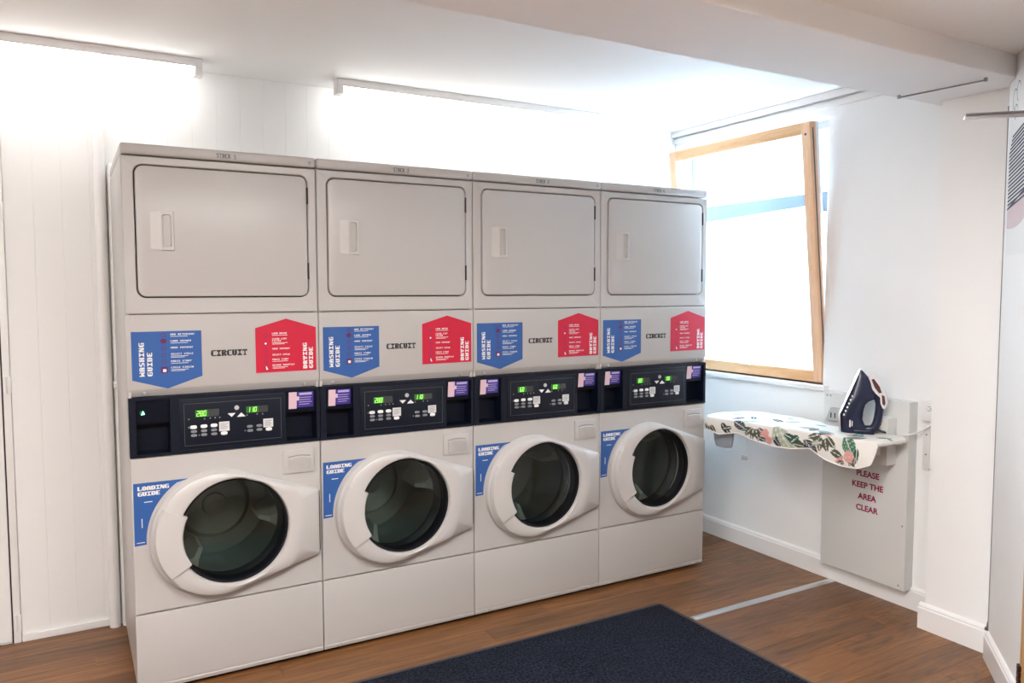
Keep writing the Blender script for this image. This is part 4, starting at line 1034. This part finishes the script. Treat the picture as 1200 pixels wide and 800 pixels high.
# ------------------------------------------------------------------ iron standing on its heel
IB = Vector((2.976, -0.742, ZB+0.002))
t = thing('steam_iron', 'navy steam iron standing on its heel on the ironing board', 'iron', IB, math.atan2(-0.80, 0.60))
def prof_at(z, tab):
    for (a, p), (b_, q) in zip(tab, tab[1:]):
        if z <= b_: return p+(q-p)*(z-a)/(b_-a)
    return tab[-1][1]
ZS = [0.0, 0.004, 0.02, 0.04, 0.06, 0.074, 0.09, 0.11, 0.13, 0.145, 0.158, 0.17, 0.20, 0.23, 0.258, 0.275, 0.287, 0.292]
HS = [(0,-0.077),(0.062,-0.081),(0.074,-0.087),(0.292,-0.001)]
HB = [(0,0.050),(0.02,0.040),(0.04,0.024),(0.06,0.016),(0.105,0.019),(0.13,0.027),(0.145,0.040),(0.158,0.066),(0.172,0.074),(0.20,0.060),(0.23,0.047),(0.258,0.034),(0.28,0.016),(0.292,0.003)]
HW = [(0,0.046),(0.05,0.051),(0.09,0.052),(0.15,0.043),(0.20,0.032),(0.25,0.019),(0.28,0.009),(0.292,0.003)]
b = MB(); rws = []
for z in ZS:
    h0, h1, w_ = prof_at(z, HS), prof_at(z, HB), prof_at(z, HW)
    if z == 0: h0 += 0.004; h1 -= 0.004; w_ -= 0.004
    ring = []
    for i in range(24):
        a = 2*PI*i/24; ca, sa = math.cos(a), math.sin(a)
        # flat towards the sole, rounded towards the handle
        x = h0 + (h1-h0)*(0.5-0.5*ca) if True else 0
        yw = w_*abs(sa)**0.55*(1-0.45*(0.5-0.5*ca))
        ring.append((x, math.copysign(yw, sa), z))
    rws.append(ring)
b.rings(rws, True, True, True); obj('body', b, navy_m, t)
b = MB(); rws = []
for z in [0.012, 0.04, 0.086, 0.12, 0.16, 0.20, 0.24, 0.27, 0.288, 0.293]:
    h0, w_ = prof_at(z, HS), prof_at(z, HW)
    rws.append([(h0-0.005, -w_*0.9, z), (h0-0.005, w_*0.9, z), (h0+0.003, w_*0.93, z), (h0+0.003, -w_*0.93, z)])
b.rings(rws, True, True, True); obj('soleplate', b, steel_m, t)
b = MB()
b.tube([(0.050,0,0.205),(0.070,0,0.180),(0.083,0,0.150),(0.085,0,0.125),(0.082,0,0.090),(0.076,0,0.055),(0.064,0,0.026),(0.045,0,0.018),(0.015,0,0.018)], [0.016,0.020,0.020,0.019,0.0185,0.0185,0.019,0.018,0.018], 14, 6)
obj('handle', b, navy_m, t)
b = MB(); b.rbox(-0.02, 0.066, -0.043, 0.043, 0.0, 0.018, 0.006); obj('heel', b, navy_m, t)
b = MB()
b.tube([(0.040,0,0.268),(0.062,0,0.240),(0.085,0,0.205),(0.102,0,0.175),(0.1085,0,0.140),(0.104,0,0.112)], [0.009,0.011,0.011,0.011,0.010,0.006], 10, 5)
obj('trim', b, mat('iron_white', (0.8,0.78,0.78), 0.3, bump=0.03), t)
for s_ in (-1, 1):
    b = MB()
    b.prism([(0.040,0.250),(0.050,0.258),(0.066,0.248),(0.090,0.214),(0.100,0.186),(0.110,0.178),(0.114,0.142),(0.107,0.120),(0.097,0.118),(0.088,0.140),(0.085,0.168),(0.066,0.186),(0.052,0.205)], s_*0.004, s_*0.0215); obj('trim', b, MATS['iron_white'], t, False)
    b = MB()
    b.prism([(0.048,0.248),(0.058,0.252),(0.082,0.218),(0.092,0.190),(0.080,0.188),(0.062,0.212)], s_*0.006, s_*0.0228); obj('window', b, brown_m, t, False)
    b = MB(); b.prism([(0.092,0.180),(0.103,0.176),(0.108,0.145),(0.104,0.130),(0.095,0.140)], s_*0.006, s_*0.0228); obj('button', b, brown_m, t, False)
    b = MB()
    for k in range(6):
        z = 0.085+k*0.017; h0 = prof_at(z, HS)+0.020; w_ = prof_at(z, HW)
        b.rbox(h0-0.004, h0+0.003, min(s_*(w_*0.80), s_*(w_*0.96)), max(s_*(w_*0.80), s_*(w_*0.96)), z-0.004, z+0.004, 0.001, 1)
    b.rbox(-0.040, -0.034, min(s_*.046, s_*.0545), max(s_*.046, s_*.0545), 0.030, 0.062, 0.001, 1); b.rbox(-0.030, -0.026, min(s_*.046, s_*.053), max(s_*.046, s_*.053), 0.034, 0.058, 0.001, 1)
    obj('marking', b, white_m, t)
b = MB(); b.tube([(0.060,0,0.016),(0.085,0,0.014),(0.115,0,0.006)], 0.0055, 8, 5); obj('cord_sleeve', b, rubber_m, t)
# cord to the socket
ca = Vector((0.115, 0, 0.006)); ang = math.atan2(-0.80, 0.60)
cw = IB + Vector((ca.x*math.cos(ang), ca.x*math.sin(ang), ca.z))
b = MB(); b.tube([tuple(cw), (3.085,-0.86,0.806), (3.12,-0.925,0.825), (3.148,-0.975,0.862), (3.155,-1.0,0.885)], 0.0035, 8, 8)
inv = (Matrix.Translation(IB) @ Matrix.Rotation(ang, 4, 'Z')).inverted()
b.v = [tuple(inv @ Vector(p)) for p in b.v]; obj('cord', b, cable_m, t)
# socket
t = thing('wall_socket', 'white switched socket on the wall between the lettered panel and pillar', 'socket', (XR, -0.99, 0.93))
b = MB(); b.rbox(-0.028, 0, -0.043, 0.055, -0.045, 0.045, 0.004); obj('plate', b, trim_m, t)
b = MB(); b.cyl((-0.0295, 0.018, 0.010), 0.011, 0.002, 'x', 14); obj('indicator', b, grey_m, t)
b = MB(); b.rbox(-0.033, -0.027, 0.008, 0.026, 0.002, 0.018, 0.002); obj('switch', b, trim_m, t)
t = thing('conduit_plate', 'narrow white blanking plate below the wall socket', 'plate', (XR, -0.955, 0.75))
b = MB(); b.rbox(-0.012, 0, -0.016, 0.016, -0.09, 0.11, 0.003); obj('plate', b, pink2_m, t)
for z in (0.07, -0.02):
    b = MB(); b.cyl((-0.0135, 0, z), 0.004, 0.002, 'x', 8); obj('screw', b, grey_m, t)
